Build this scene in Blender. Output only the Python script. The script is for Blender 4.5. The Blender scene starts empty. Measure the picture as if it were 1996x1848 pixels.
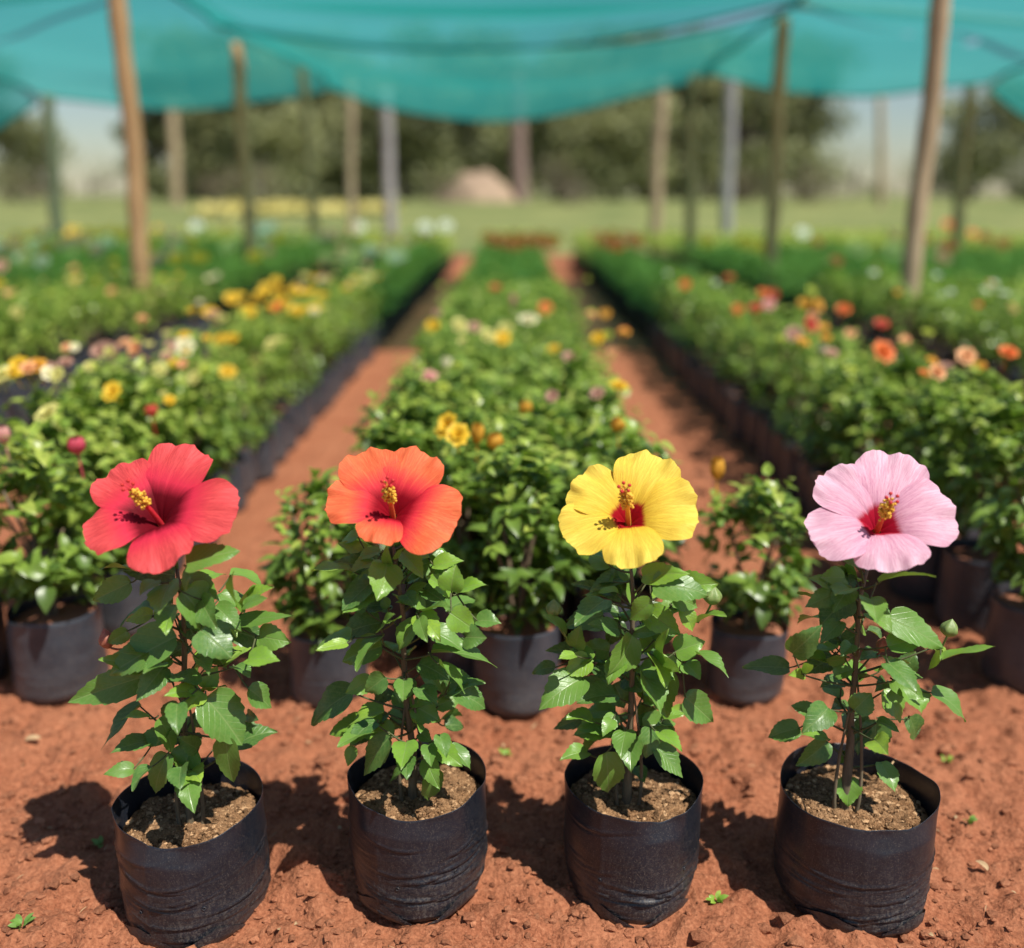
import bpy, math, random
import numpy as np
from mathutils import Vector

random.seed(7)
RNG = np.random.default_rng(11)
scene = bpy.context.scene
COL = scene.collection
R = math.radians

# ---------------------------------------------------------------- camera, sky, sun, exposure
FPX, CX, CY = 1900.0, 998.0, 924.0          # the photograph measured on a 1996 x 1848 sheet
CAM_H = 0.856
PITCH = math.atan(539.0 / FPX)
SP, CP = math.sin(PITCH), math.cos(PITCH)
cam_d = bpy.data.cameras.new("camera")
cam = bpy.data.objects.new("camera", cam_d)
COL.objects.link(cam)
cam.location = (0, 0, CAM_H)
cam.rotation_euler = (math.pi / 2 - PITCH, 0, 0)
cam_d.sensor_width = 36.0
cam_d.lens = 36.0 * FPX / 1996.0
cam_d.clip_start = 0.05
cam_d.clip_end = 2000
cam_d.dof.use_dof = True
cam_d.dof.focus_distance = 1.16
cam_d.dof.aperture_fstop = 1.5
scene.camera = cam

SUN_EL, SUN_AZ = 60.0, 129.0                # azimuth clockwise from +Y
sunv = Vector((math.sin(R(SUN_AZ)) * math.cos(R(SUN_EL)), math.cos(R(SUN_AZ)) * math.cos(R(SUN_EL)), math.sin(R(SUN_EL))))
world = bpy.data.worlds.new("World")
scene.world = world
world.use_nodes = True
wn = world.node_tree
bg = wn.nodes["Background"]
sky = wn.nodes.new("ShaderNodeTexSky")
sky.sky_type = 'NISHITA'
sky.sun_disc = False
sky.sun_elevation = R(SUN_EL)
sky.sun_rotation = R(SUN_AZ)
sky.air_density = 1.2
sky.dust_density = 0.4
sky.ozone_density = 3.5
wn.links.new(sky.outputs[0], bg.inputs[0])
bg.inputs[1].default_value = 0.072
sun_d = bpy.data.lights.new("sun", 'SUN')
sun_d.energy = 5.0
sun_d.angle = R(0.5)
sun_d.color = (1.0, 0.95, 0.87)
sun_o = bpy.data.objects.new("sun", sun_d)
COL.objects.link(sun_o)
sun_o.rotation_euler = (-sunv).to_track_quat('-Z', 'Y').to_euler()
scene.view_settings.view_transform = 'Standard'
scene.view_settings.look = 'None'
scene.view_settings.exposure = 0.36
scene.view_settings.gamma = 1.0


# ---------------------------------------------------------------- measuring the photograph
def ray(px, py):
    yo = (CY - py) / FPX
    return np.array([(px - CX) / FPX, CP + yo * SP, -SP + yo * CP])

CAM = np.array([0, 0, CAM_H])

def at_depth(px, py, d):
    return CAM + ray(px, py) * d

def at_Y(px, py, Y):
    r = ray(px, py)
    return CAM + r * (Y / r[1])

def at_z(px, py, z):
    r = ray(px, py)
    return CAM + r * ((z - CAM_H) / r[2])

def nrm(v):
    v = np.asarray(v, float)
    return v / np.maximum(np.linalg.norm(v, axis=-1, keepdims=True), 1e-9)


# ---------------------------------------------------------------- noise in numpy
def _hash(ix, iy, s):
    n = (ix.astype(np.int64) * 374761393 + iy.astype(np.int64) * 668265263 + s * 974711) & 0xffffffff
    n = ((n ^ (n >> 13)) * 1274126177) & 0xffffffff
    n = ((n ^ (n >> 15)) * 2246822519) & 0xffffffff
    return ((n ^ (n >> 16)) & 0xffff) / 65535.0

def vnoise(x, y, s=0):
    ix, iy = np.floor(x), np.floor(y)
    fx, fy = x - ix, y - iy
    fx, fy = fx * fx * (3 - 2 * fx), fy * fy * (3 - 2 * fy)
    a, b = _hash(ix, iy, s), _hash(ix + 1, iy, s)
    c, d = _hash(ix, iy + 1, s), _hash(ix + 1, iy + 1, s)
    return (a + (b - a) * fx) * (1 - fy) + (c + (d - c) * fx) * fy

def sstep(a, b, x):
    t = np.clip((x - a) / (b - a), 0, 1)
    return t * t * (3 - 2 * t)

def ground_h(x, y):
    x, y = np.asarray(x, float), np.asarray(y, float)
    near = 1 - sstep(3.0, 9.0, y)
    path = 1 - sstep(1.7, 2.1, y) * 0.45
    z = 0.010 * (vnoise(x * 5, y * 5, 1) - .5)
    c = vnoise(x * 14 + 3, y * 14, 2)
    z = z + 0.015 * (np.abs(c - .5) * 2 - .5) * path
    c = vnoise(x * 33, y * 33 + 5, 3)
    z = z + 0.011 * (sstep(.35, .75, c) - .4) * path
    c = vnoise(x * 75, y * 75, 4)
    z = z + 0.0064 * (sstep(.3, .8, c) - .4) * path
    z = z + 0.0026 * (vnoise(x * 150, y * 150, 5) - .5)
    z = z * near
    far = 0.62 * sstep(15.0, 42.0, y) + 0.004 * np.clip(y - 60, 0, 200)
    return z + far


# ---------------------------------------------------------------- object helpers
def new_mesh(V, F, uv=None, attrs=None, smooth=True):
    V = np.asarray(V, np.float32).reshape(-1, 3)
    Fs = F if isinstance(F, list) else [F]
    Fs = [np.asarray(f, np.int32) for f in Fs if len(f)]
    me = bpy.data.meshes.new("mesh")
    me.vertices.add(len(V))
    me.vertices.foreach_set('co', V.ravel())
    loops = np.concatenate([f.ravel() for f in Fs])
    starts, o = [], 0
    for f in Fs:
        k = f.shape[1]
        starts.append(o + np.arange(len(f)) * k)
        o += f.size
    starts = np.concatenate(starts).astype(np.int32)
    me.loops.add(len(loops))
    me.loops.foreach_set('vertex_index', loops)
    me.polygons.add(len(starts))
    me.polygons.foreach_set('loop_start', starts)
    me.polygons.foreach_set('use_smooth', np.full(len(starts), smooth, bool))
    if uv is not None:
        l = me.uv_layers.new(name="UVMap")
        l.data.foreach_set('uv', np.asarray(uv, np.float32).reshape(-1, 2)[loops].ravel())
    for k, a in (attrs or {}).items():
        a = np.asarray(a, np.float32)
        if a.ndim == 1:
            at = me.attributes.new(k, 'FLOAT', 'POINT')
            at.data.foreach_set('value', a)
        else:
            at = me.attributes.new(k, 'FLOAT_COLOR', 'POINT')
            if a.shape[1] == 3:
                a = np.concatenate([a, np.ones((len(a), 1), np.float32)], 1)
            at.data.foreach_set('color', a.ravel())
    me.update(calc_edges=True)
    return me

def link(name, me, mat=None, parent=None, loc=None):
    o = bpy.data.objects.new(name, me)
    me.name = name
    if mat is not None and not me.materials:
        me.materials.append(mat)
    COL.objects.link(o)
    if parent is not None:
        o.parent = parent
    if loc is not None:
        o.location = loc
    return o

def tag(o, label=None, cat=None, group=None, kind=None):
    if label: o["label"] = label
    if cat: o["category"] = cat
    if group: o["group"] = group
    if kind: o["kind"] = kind
    return o

def thing(name, label, cat, loc=(0, 0, 0), group=None):
    o = bpy.data.objects.new(name, None)
    o.empty_display_size = 0.05
    COL.objects.link(o)
    o.location = loc
    return tag(o, label, cat, group)

def grid_faces(nv, nu, wrap=False):
    """faces of a (nv+1) x (nu+1) grid, row major; wrap joins the last column to the first (then nu columns)"""
    c = nu if wrap else nu + 1
    i, j = np.meshgrid(np.arange(nv), np.arange(nu), indexing='ij')
    j2 = (j + 1) % c if wrap else j + 1
    return np.stack([i * c + j, i * c + j2, (i + 1) * c + j2, (i + 1) * c + j], -1).reshape(-1, 4)

class MB:
    """collects pieces of one mesh"""
    def __init__(s):
        s.V, s.Q, s.T, s.uv, s.at, s.n = [], [], [], [], {}, 0
    def add(s, V, Q=None, T=None, uv=None, **at):
        V = np.asarray(V, float).reshape(-1, 3)
        if Q is not None and len(Q): s.Q.append(np.asarray(Q) + s.n)
        if T is not None and len(T): s.T.append(np.asarray(T) + s.n)
        s.V.append(V)
        s.uv.append(np.zeros((len(V), 2)) if uv is None else np.asarray(uv).reshape(-1, 2))
        for k, a in at.items():
            s.at.setdefault(k, []).append((s.n, np.asarray(a, float) if np.ndim(a) else np.full(len(V), float(a))))
        s.n += len(V)
    def mesh(s, smooth=True):
        at = {}
        for k, lst in s.at.items():
            d = lst[0][1].ndim
            arr = np.zeros(s.n) if d == 1 else np.zeros((s.n, lst[0][1].shape[1]))
            for o, a in lst: arr[o:o + len(a)] = a
            at[k] = arr
        F = []
        if s.Q: F.append(np.concatenate(s.Q))
        if s.T: F.append(np.concatenate(s.T))
        return new_mesh(np.concatenate(s.V), F, np.concatenate(s.uv), at, smooth)

def tube(mb, pts, rad, seg=8, **at):
    pts = np.asarray(pts, float)
    n = len(pts)
    rad = np.broadcast_to(np.asarray(rad, float), (n,))
    t = nrm(np.gradient(pts, axis=0))
    ref = np.array([0.31, 0.11, 0.94]) if abs(t[:, 2]).mean() < .8 else np.array([1.0, 0.1, 0])
    a = nrm(np.cross(t, ref)); b = np.cross(t, a)
    ph = np.linspace(0, 2 * np.pi, seg, endpoint=False)
    V = pts[:, None] + rad[:, None, None] * (a[:, None] * np.cos(ph)[None, :, None] + b[:, None] * np.sin(ph)[None, :, None])
    V = np.concatenate([V.reshape(-1, 3), pts[-1:]])
    m = n * seg
    Tt = [[(n - 1) * seg + j, (n - 1) * seg + (j + 1) % seg, m] for j in range(seg)]
    mb.add(V, grid_faces(n - 1, seg, True), Tt, **at)

def bez(p0, p1, p2, n=6):
    t = np.linspace(0, 1, n)[:, None]
    return (1 - t) ** 2 * np.asarray(p0) + 2 * t * (1 - t) * np.asarray(p1) + t * t * np.asarray(p2)

_ico = {}
def ico(sub):
    if sub not in _ico:
        import bmesh
        bm = bmesh.new()
        bmesh.ops.create_icosphere(bm, subdivisions=sub, radius=1)
        V = np.array([v.co[:] for v in bm.verts]); T = np.array([[v.index for v in f.verts] for f in bm.faces])
        bm.free(); _ico[sub] = (V, T)
    return _ico[sub]

def balls(mb, P, rad, sub=1, scale=None, rough=0.0, **at):
    V, T = ico(sub)
    P = np.asarray(P, float).reshape(-1, 3); n = len(P)
    rad = np.broadcast_to(np.asarray(rad, float), (n,))
    W = np.broadcast_to(V[None], (n,) + V.shape).copy()
    if rough: W *= 1 + rough * (RNG.random((n, len(V), 1)) - .5)
    if scale is not None: W *= np.asarray(scale).reshape(-1, 1, 3)
    W = P[:, None] + W * rad[:, None, None]
    TT = (T[None] + (np.arange(n) * len(V))[:, None, None]).reshape(-1, 3)
    mb.add(W.reshape(-1, 3), None, TT, **{k: (np.repeat(a, len(V), 0) if np.ndim(a) else a) for k, a in at.items()})

def leaf_w(v, kind):
    if kind == 'ovate':          # broad near the base, drawn out tip
        w = np.power(np.clip(v, 0, 1), .5) * np.power(np.clip(1 - v, 0, 1), 1.08)
        return w / 0.374
    w = np.power(np.clip(v, 0, 1), .6) * np.power(np.clip(1 - v, 0, 1), .6)
    return w / 0.435

def leaves(mb, O, D, N, L, W, tint, nv=3, nu=2, kind='ovate', droop=.12, fold=.18, serr=0.0, wave=0.0):
    """many leaves at once: base, direction, facing, length, full width, tint"""
    O = np.asarray(O, float).reshape(-1, 3); n = len(O)
    D = nrm(np.asarray(D).reshape(-1, 3)); N = np.asarray(N).reshape(-1, 3)
    N = nrm(N - (N * D).sum(-1, keepdims=True) * D)
    S = np.cross(D, N)
    f = lambda a: np.broadcast_to(np.asarray(a, float), (n,))[:, None, None]
    L, W, tint, droop, fold = f(L), f(W), f(tint), f(droop), f(fold)
    v = np.linspace(0, 1, nv + 1); u = np.linspace(-1, 1, nu + 1)
    vv, uu = np.meshgrid(v, u, indexing='ij')
    vv, uu = vv[None], uu[None]
    w = leaf_w(vv, kind)
    ed = np.zeros_like(vv)
    if serr:
        k = 7.0
        ed = serr * ((vv * k) % 1.0) * sstep(.25, .5, vv) * (1 - sstep(.9, 1, vv)) * (np.abs(uu) > .99)
    ph = RNG.random((n, 1, 1)) * 6.28
    halfw = W * .5 * w * (1 + ed)
    x = halfw * uu
    y = L * (vv - .05 * np.abs(uu) ** 2 * (1 - vv) * (vv > 0) + ed * .15)
    bend = (RNG.random((n, 1, 1)) - .5) * .16
    x = x + bend * L * vv * vv
    z = fold * np.abs(uu) * halfw * (1.1 - .5 * vv) - droop * L * (2 * vv - 1) ** 2 + droop * L
    if wave:
        z = z + wave * W * np.sin(vv * 9 + ph) * np.abs(uu) ** 2 * np.sign(uu) + wave * .6 * W * np.sin(vv * 5 + ph * 2) * np.abs(uu) ** 2
    P = O[:, None, None] + D[:, None, None] * y[..., None] + S[:, None, None] * x[..., None] + N[:, None, None] * z[..., None]
    m = (nv + 1) * (nu + 1)
    Q = (grid_faces(nv, nu)[None] + (np.arange(n) * m)[:, None, None]).reshape(-1, 4)
    uv = np.broadcast_to(np.stack([uu * .5 * w + .5, vv], -1), (n, nv + 1, nu + 1, 2))
    mb.add(P.reshape(-1, 3), Q, None, uv.reshape(-1, 2), tint=np.broadcast_to(tint, (n, nv + 1, nu + 1)).ravel(),
           lrand=np.repeat(RNG.random(n), m))


# ---------------------------------------------------------------- materials
def mat_new(name):
    m = bpy.data.materials.new(name)
    m.use_nodes = True
    nt = m.node_tree
    return m, nt, nt.nodes["Principled BSDF"], nt.nodes["Material Output"]

def nd(nt, typ, ins=None, **props):
    n = nt.nodes.new(typ)
    for k, v in props.items(): setattr(n, k, v)
    for k, v in (ins or {}).items():
        if hasattr(v, 'is_linked') or isinstance(v, bpy.types.NodeSocket): nt.links.new(v, n.inputs[k])
        else: n.inputs[k].default_value = v
    return n

def ramp(nt, fac, stops, interp='LINEAR'):
    n = nt.nodes.new("ShaderNodeValToRGB")
    n.color_ramp.interpolation = interp
    el = n.color_ramp.elements
    while len(el) < len(stops): el.new(.5)
    for e, (p, c) in zip(el, stops):
        e.position = p
        e.color = (c, c, c, 1) if not hasattr(c, '__len__') else (*c, 1)
    nt.links.new(fac, n.inputs[0])
    return n.outputs[0]

def mixc(nt, fac, a, b, mode='MIX'):
    n = nt.nodes.new("ShaderNodeMix")
    n.data_type = 'RGBA'; n.blend_type = mode
    for i, v in ((0, fac), (6, a), (7, b)):
        if isinstance(v, bpy.types.NodeSocket): nt.links.new(v, n.inputs[i])
        elif i == 0: n.inputs[0].default_value = v
        else: n.inputs[i].default_value = (*v, 1)
    return n.outputs[2]

def math_(nt, op, a, b=0.0, c=0.0):
    n = nt.nodes.new("ShaderNodeMath"); n.operation = op
    for i, v in enumerate((a, b, c)):
        if isinstance(v, bpy.types.NodeSocket): nt.links.new(v, n.inputs[i])
        else: n.inputs[i].default_value = v
    return n.outputs[0]

def noise(nt, scale, detail=4, rough=.55, vec=None):
    n = nd(nt, "ShaderNodeTexNoise", {"Scale": scale, "Detail": detail, "Roughness": rough})
    if vec is not None: nt.links.new(vec, n.inputs["Vector"])
    return n.outputs["Fac"]

def coord(nt, which="Object"):
    return nt.nodes.new("ShaderNodeTexCoord").outputs[which]

def bump(nt, bsdf, h, strength=.3, dist=.002):
    b = nd(nt, "ShaderNodeBump", {"Strength": strength, "Distance": dist, "Height": h})
    nt.links.new(b.outputs[0], bsdf.inputs["Normal"])
    return b.outputs[0]

def with_translucent(nt, bsdf, out, colour, fac, normal=None):
    t = nt.nodes.new("ShaderNodeBsdfTranslucent")
    if isinstance(colour, bpy.types.NodeSocket): nt.links.new(colour, t.inputs[0])
    else: t.inputs[0].default_value = (*colour, 1)
    if normal is not None: nt.links.new(normal, t.inputs["Normal"])
    mx = nd(nt, "ShaderNodeMixShader", {0: fac, 1: bsdf.outputs[0], 2: t.outputs[0]})
    nt.links.new(mx.outputs[0], out.inputs[0])

def leaf_material(name, fine, stops, trans=.25):
    m, nt, b, out = mat_new(name)
    ti = nd(nt, "ShaderNodeAttribute", attribute_name="tint").outputs["Fac"]
    lr = nd(nt, "ShaderNodeAttribute", attribute_name="lrand").outputs["Fac"]
    obj = coord(nt)
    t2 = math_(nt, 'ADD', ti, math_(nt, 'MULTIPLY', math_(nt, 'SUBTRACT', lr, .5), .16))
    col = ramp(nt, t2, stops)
    mott = noise(nt, 260 if fine else 60, 3, .6, obj)
    col = mixc(nt, ramp(nt, mott, [(.38, 0.0), (.66, .5)]), col, (.17, .29, .065) if fine else (.11, .17, .03))
    uv = coord(nt, "UV")
    sx = nd(nt, "ShaderNodeSeparateXYZ", {0: uv})
    au = math_(nt, 'ABSOLUTE', math_(nt, 'SUBTRACT', sx.outputs[0], .5))
    mid = math_(nt, 'SUBTRACT', 1.0, math_(nt, 'MULTIPLY', au, 34.0))
    ph = math_(nt, 'SUBTRACT', math_(nt, 'MULTIPLY', sx.outputs[1], 7.0), math_(nt, 'MULTIPLY', au, 6.0))
    lat = math_(nt, 'SUBTRACT', 1.0, math_(nt, 'MULTIPLY', math_(nt, 'ABSOLUTE', math_(nt, 'SUBTRACT', math_(nt, 'FRACT', ph), .5)), 13.0))
    vein = math_(nt, 'MAXIMUM', mid, math_(nt, 'MULTIPLY', lat, .55))
    vein = nd(nt, "ShaderNodeClamp", {0: vein}).outputs[0]
    if fine:
        col = mixc(nt, math_(nt, 'MULTIPLY', vein, .55), col, (.27, .36, .13))
    nt.links.new(col, b.inputs["Base Color"])
    b.inputs["Roughness"].default_value = .40 if fine else .45
    rr = ramp(nt, noise(nt, 140, 3, .6, obj), [(.3, .28), (.7, .46)])
    nt.links.new(rr, b.inputs["Roughness"])
    b.inputs["Specular IOR Level"].default_value = .55
    if fine:
        w = nd(nt, "ShaderNodeTexNoise", {"Vector": obj, "Scale": 420.0, "Detail": 2.0}).outputs["Fac"]
        h = math_(nt, 'SUBTRACT', math_(nt, 'MULTIPLY', w, .45), math_(nt, 'MULTIPLY', vein, .8))
        bump(nt, b, h, .45, .0009)
    tc = mixc(nt, .6, col, (.22, .42, .03))
    with_translucent(nt, b, out, tc, trans)
    return m

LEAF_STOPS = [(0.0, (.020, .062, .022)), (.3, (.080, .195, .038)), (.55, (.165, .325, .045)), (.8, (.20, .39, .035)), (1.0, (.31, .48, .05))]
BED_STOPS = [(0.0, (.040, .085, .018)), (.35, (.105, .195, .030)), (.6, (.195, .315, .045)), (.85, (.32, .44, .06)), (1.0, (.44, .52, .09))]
M_LEAF = leaf_material("hibiscus_leaf", True, LEAF_STOPS)
M_BEDLEAF = leaf_material("bed_leaf", False, BED_STOPS, .3)

def bark_material(name, c1, c2, sc, rough=.8):
    m, nt, b, out = mat_new(name)
    mp = nd(nt, "ShaderNodeMapping", {"Vector": coord(nt), "Scale": (sc, sc, sc * .14)})
    n = noise(nt, 1.0, 6, .65, mp.outputs[0])
    n2 = noise(nt, 2.2, 3, .5, coord(nt))
    nt.links.new(mixc(nt, math_(nt, 'MULTIPLY', n2, .5), ramp(nt, n, [(.3, c1), (.7, c2)]), c1), b.inputs["Base Color"])
    b.inputs["Roughness"].default_value = rough
    bump(nt, b, n, .5, .3 / sc)
    return m

M_STEM = bark_material("hibiscus_stem", (.075, .060, .035), (.22, .17, .10), 180)
M_TWIG = bark_material("green_twig", (.055, .075, .022), (.12, .12, .05), 160)
M_BEDSTEM = bark_material("bed_stem", (.10, .07, .045), (.24, .17, .10), 120)
M_POLE = bark_material("weathered_pole", (.28, .165, .07), (.52, .34, .165), 26)
M_POLE_B = bark_material("pale_pole", (.30, .225, .13), (.52, .41, .26), 26)
M_GREY = bark_material("grey_pole", (.26, .26, .25), (.42, .42, .40), 18)
M_TRUNK = bark_material("tree_bark", (.07, .05, .04), (.19, .14, .11), 5)
M_TRUNK_P = bark_material("pink_bark", (.16, .10, .085), (.34, .24, .20), 5)

def soil_material(name, dark, mid, light, sc, bstr=.8, bd=.003):
    m, nt, b, out = mat_new(name)
    o = coord(nt)
    big = noise(nt, sc * .03, 5, .6, o)
    fine = noise(nt, sc, 5, .7, o)
    vor = nd(nt, "ShaderNodeTexVoronoi", {"Vector": o, "Scale": sc * .9})
    c = ramp(nt, fine, [(.28, dark), (.5, mid), (.74, light)])
    c = mixc(nt, ramp(nt, big, [(.35, 0.0), (.7, .4)]), c, light)
    c = mixc(nt, ramp(nt, vor.outputs["Color"], [(.0, .25), (.5, 0.0)]), c, dark)
    gr = nd(nt, "ShaderNodeAttribute", attribute_name="grain").outputs["Fac"]
    c = mixc(nt, 1.0, c, ramp(nt, gr, [(0.0, .95), (.05, .40), (.55, .80), (.9, 1.0)]), 'MULTIPLY')
    c = mixc(nt, ramp(nt, gr, [(.86, 0.0), (.92, .65)]), c, tuple(min(1, q * 1.35) for q in light))
    nt.links.new(c, b.inputs["Base Color"])
    b.inputs["Roughness"].default_value = .95
    b.inputs["Specular IOR Level"].default_value = .12
    h = math_(nt, 'ADD', fine, math_(nt, 'MULTIPLY', vor.outputs["Distance"], .5))
    bump(nt, b, h, bstr, bd)
    return m

M_GROUND = soil_material("laterite", (0.125, 0.041, 0.020), (0.345, 0.122, 0.060), (0.520, 0.225, 0.118), 190, 1.0, .004)
M_CRUMB = soil_material("laterite_crumb", (0.170, 0.060, 0.031), (0.345, 0.128, 0.065), (0.500, 0.225, 0.120), 260)
M_POTSOIL = soil_material("potting_soil", (0.032, 0.015, 0.007), (0.290, 0.145, 0.064), (0.600, 0.380, 0.205), 520, 1.0, .003)
M_BEDSOIL = soil_material("bed_soil", (0.173, 0.067, 0.040), (0.360, 0.147, 0.083), (0.480, 0.227, 0.133), 220)

def bag_material(name, hero):
    m, nt, b, out = mat_new(name)
    o = coord(nt)
    sx = nd(nt, "ShaderNodeSeparateXYZ", {0: o})
    fine = noise(nt, 430 if hero else 300, 4, .8, o)
    mp = nd(nt, "ShaderNodeMapping", {"Vector": o, "Scale": (260, 260, 110)})
    strk = noise(nt, 1.0, 4, .7, mp.outputs[0])
    big = noise(nt, 16, 4, .6, o)
    base = ramp(nt, big, [(.3, (.006, .0085, .0145)), (.7, (.0125, .017, .027))] if hero else [(.3, (.026, .031, .042)), (.7, (.056, .063, .078))])
    low = math_(nt, 'SUBTRACT', 1.0, math_(nt, 'DIVIDE', sx.outputs[2], .125))
    low = nd(nt, "ShaderNodeClamp", {0: low}).outputs[0]
    dust = math_(nt, 'MULTIPLY', ramp(nt, math_(nt, 'ADD', math_(nt, 'MULTIPLY', fine, .6), math_(nt, 'MULTIPLY', strk, .4)), [(.50, 0.0), (.56, 1.0)]),
                 math_(nt, 'ADD', math_(nt, 'MULTIPLY', low, .62), .06))
    dust = math_(nt, 'MULTIPLY', dust, ramp(nt, big, [(.3, .45), (.65, 1.0)]))
    film = math_(nt, 'MULTIPLY', math_(nt, 'MULTIPLY', low, ramp(nt, big, [(.3, .1), (.75, .5)])), .12 if hero else .40)
    col = mixc(nt, math_(nt, 'MAXIMUM', dust, film), base, (.140, .115, .092) if hero else (.135, .118, .102))
    spk = ramp(nt, noise(nt, 1500 if hero else 700, 1, .5, o), [(.66, 0.0), (.72, .6)])
    col = mixc(nt, spk, col, (.32, .26, .2))
    nt.links.new(col, b.inputs["Base Color"])
    nt.links.new(ramp(nt, math_(nt, 'MAXIMUM', dust, film), [(0.0, .31), (.6, .80)]), b.inputs["Roughness"])
    b.inputs["Specular IOR Level"].default_value = .5
    mp2 = nd(nt, "ShaderNodeMapping", {"Vector": o, "Scale": (14, 14, 60)})
    wr = noise(nt, 1.0, 4, .6, mp2.outputs[0])
    h = math_(nt, 'ADD', math_(nt, 'MULTIPLY', wr, math_(nt, 'ADD', math_(nt, 'MULTIPLY', low, .8), .15)), math_(nt, 'MULTIPLY', fine, .05))
    bump(nt, b, h, .75, .0035 if hero else .005)
    return m

M_BAG = bag_material("black_poly_bag", True)
M_BEDBAG = bag_material("dusty_poly_bag", False)

def petal_material(name, body, light, vein, throat, t_in, t_out, glow=None):
    m, nt, b, out = mat_new(name)
    uv = coord(nt, "UV")
    sx = nd(nt, "ShaderNodeSeparateXYZ", {0: uv})
    a, v = sx.outputs[0], sx.outputs[1]
    wob = math_(nt, 'MULTIPLY', math_(nt, 'SUBTRACT', noise(nt, 60, 2, .5, coord(nt)), .5), .05)
    a2 = math_(nt, 'ADD', a, wob)
    cv = nd(nt, "ShaderNodeCombineXYZ", {0: math_(nt, 'MULTIPLY', a2, 21.0), 1: math_(nt, 'MULTIPLY', v, 1.3)})
    n1 = noise(nt, 1.0, 3, .65, cv.outputs[0])
    cv2 = nd(nt, "ShaderNodeCombineXYZ", {0: math_(nt, 'MULTIPLY', a2, 60.0), 1: math_(nt, 'MULTIPLY', v, 4.0)})
    n2 = noise(nt, 1.0, 3, .65, cv2.outputs[0])
    line = ramp(nt, n1, [(.44, 0.0), (.50, 1.0), (.56, 0.0)])
    fine = ramp(nt, n2, [(.43, 0.0), (.5, .6), (.57, 0.0)])
    ln = math_(nt, 'MAXIMUM', line, fine)
    ln = math_(nt, 'MULTIPLY', ln, ramp(nt, v, [(.05, .95), (.5, .75), (1.0, .45)]))
    col = ramp(nt, math_(nt, 'ADD', math_(nt, 'MULTIPLY', v, .7), math_(nt, 'MULTIPLY', n1, .35)), [(.3, body), (.95, light)])
    col = mixc(nt, math_(nt, 'MULTIPLY', ln, .8), col, vein)
    if glow is not None:
        gv = ramp(nt, math_(nt, 'ADD', v, math_(nt, 'MULTIPLY', math_(nt, 'SUBTRACT', n1, .5), .22)), [(t_out, .85), (t_out + .28, 0.0)])
        col = mixc(nt, gv, col, glow)
    th = ramp(nt, math_(nt, 'ADD', v, math_(nt, 'MULTIPLY', math_(nt, 'SUBTRACT', n1, .5), .12)), [(t_in, 1.0), (t_out, 0.0)])
    col = mixc(nt, th, col, throat)
    edge = ramp(nt, math_(nt, 'MULTIPLY', ramp(nt, v, [(.955, 0.0), (.99, 1.0)]), noise(nt, 95, 3, .6, coord(nt))), [(.60, 0.0), (.70, .40)])
    col = mixc(nt, edge, col, vein)
    nt.links.new(col, b.inputs["Base Color"])
    b.inputs["Roughness"].default_value = .6
    b.inputs["Specular IOR Level"].default_value = .22
    nm = bump(nt, b, math_(nt, 'SUBTRACT', math_(nt, 'MULTIPLY', n2, .5), math_(nt, 'MULTIPLY', line, .6)), .35, .0012)
    with_translucent(nt, b, out, col, .28)
    return m

def flat_material(name, c, rough=.6, c2=None, sc=300):
    m, nt, b, out = mat_new(name)
    n = noise(nt, sc, 3, .6, coord(nt))
    nt.links.new(ramp(nt, n, [(.3, c), (.7, c2 or tuple(min(1, x * 1.35) for x in c))]), b.inputs["Base Color"])
    b.inputs["Roughness"].default_value = rough
    bump(nt, b, n, .3, .3 / sc)
    return m

M_POLLEN = flat_material("pollen", (.62, .33, .02), .8, (.80, .50, .06), 900)
M_STIGMA = flat_material("stigma", (.42, .015, .012), .6)
M_SEPAL = flat_material("calyx_green", (.07, .14, .025), .5)
M_BUD = flat_material("bud_green", (.13, .22, .05), .5, (.22, .28, .09))
M_BUDRED = flat_material("bud_red", (.30, .07, .05), .55, (.36, .16, .09))
M_STRAW = flat_material("dry_straw", (.34, .23, .12), .8)

def bloom_material(name, c, c2):
    m, nt, b, out = mat_new(name)
    n = noise(nt, 90, 3, .6, coord(nt))
    col = ramp(nt, n, [(.35, c), (.7, c2)])
    nt.links.new(col, b.inputs["Base Color"])
    b.inputs["Roughness"].default_value = .6
    with_translucent(nt, b, out, col, .3)
    return m

BLOOM = {
    'yellow': ((.72, .46, .015), (.86, .62, .05)), 'gold': ((.70, .34, .03), (.82, .48, .06)), 'orange': ((.74, .16, .03), (.85, .26, .06)),
    'red': ((.58, .065, .04), (.70, .11, .06)), 'pink': ((.68, .30, .26), (.80, .46, .40)), 'dusky pink': ((.50, .27, .19), (.62, .38, .28)),
    'magenta': ((.60, .05, .10), (.72, .14, .18)), 'cream': ((.78, .72, .42), (.86, .84, .62)), 'white': ((.66, .74, .58), (.82, .86, .78)),
    'peach': ((.78, .38, .16), (.86, .52, .26)), 'pale yellow': ((.58, .55, .14), (.74, .70, .28)), 'lime': ((.42, .50, .05), (.55, .62, .09)),
}
M_BLOOM = {k: bloom_material("bloom_" + k.replace(' ', '_'), *v) for k, v in BLOOM.items()}

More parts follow.
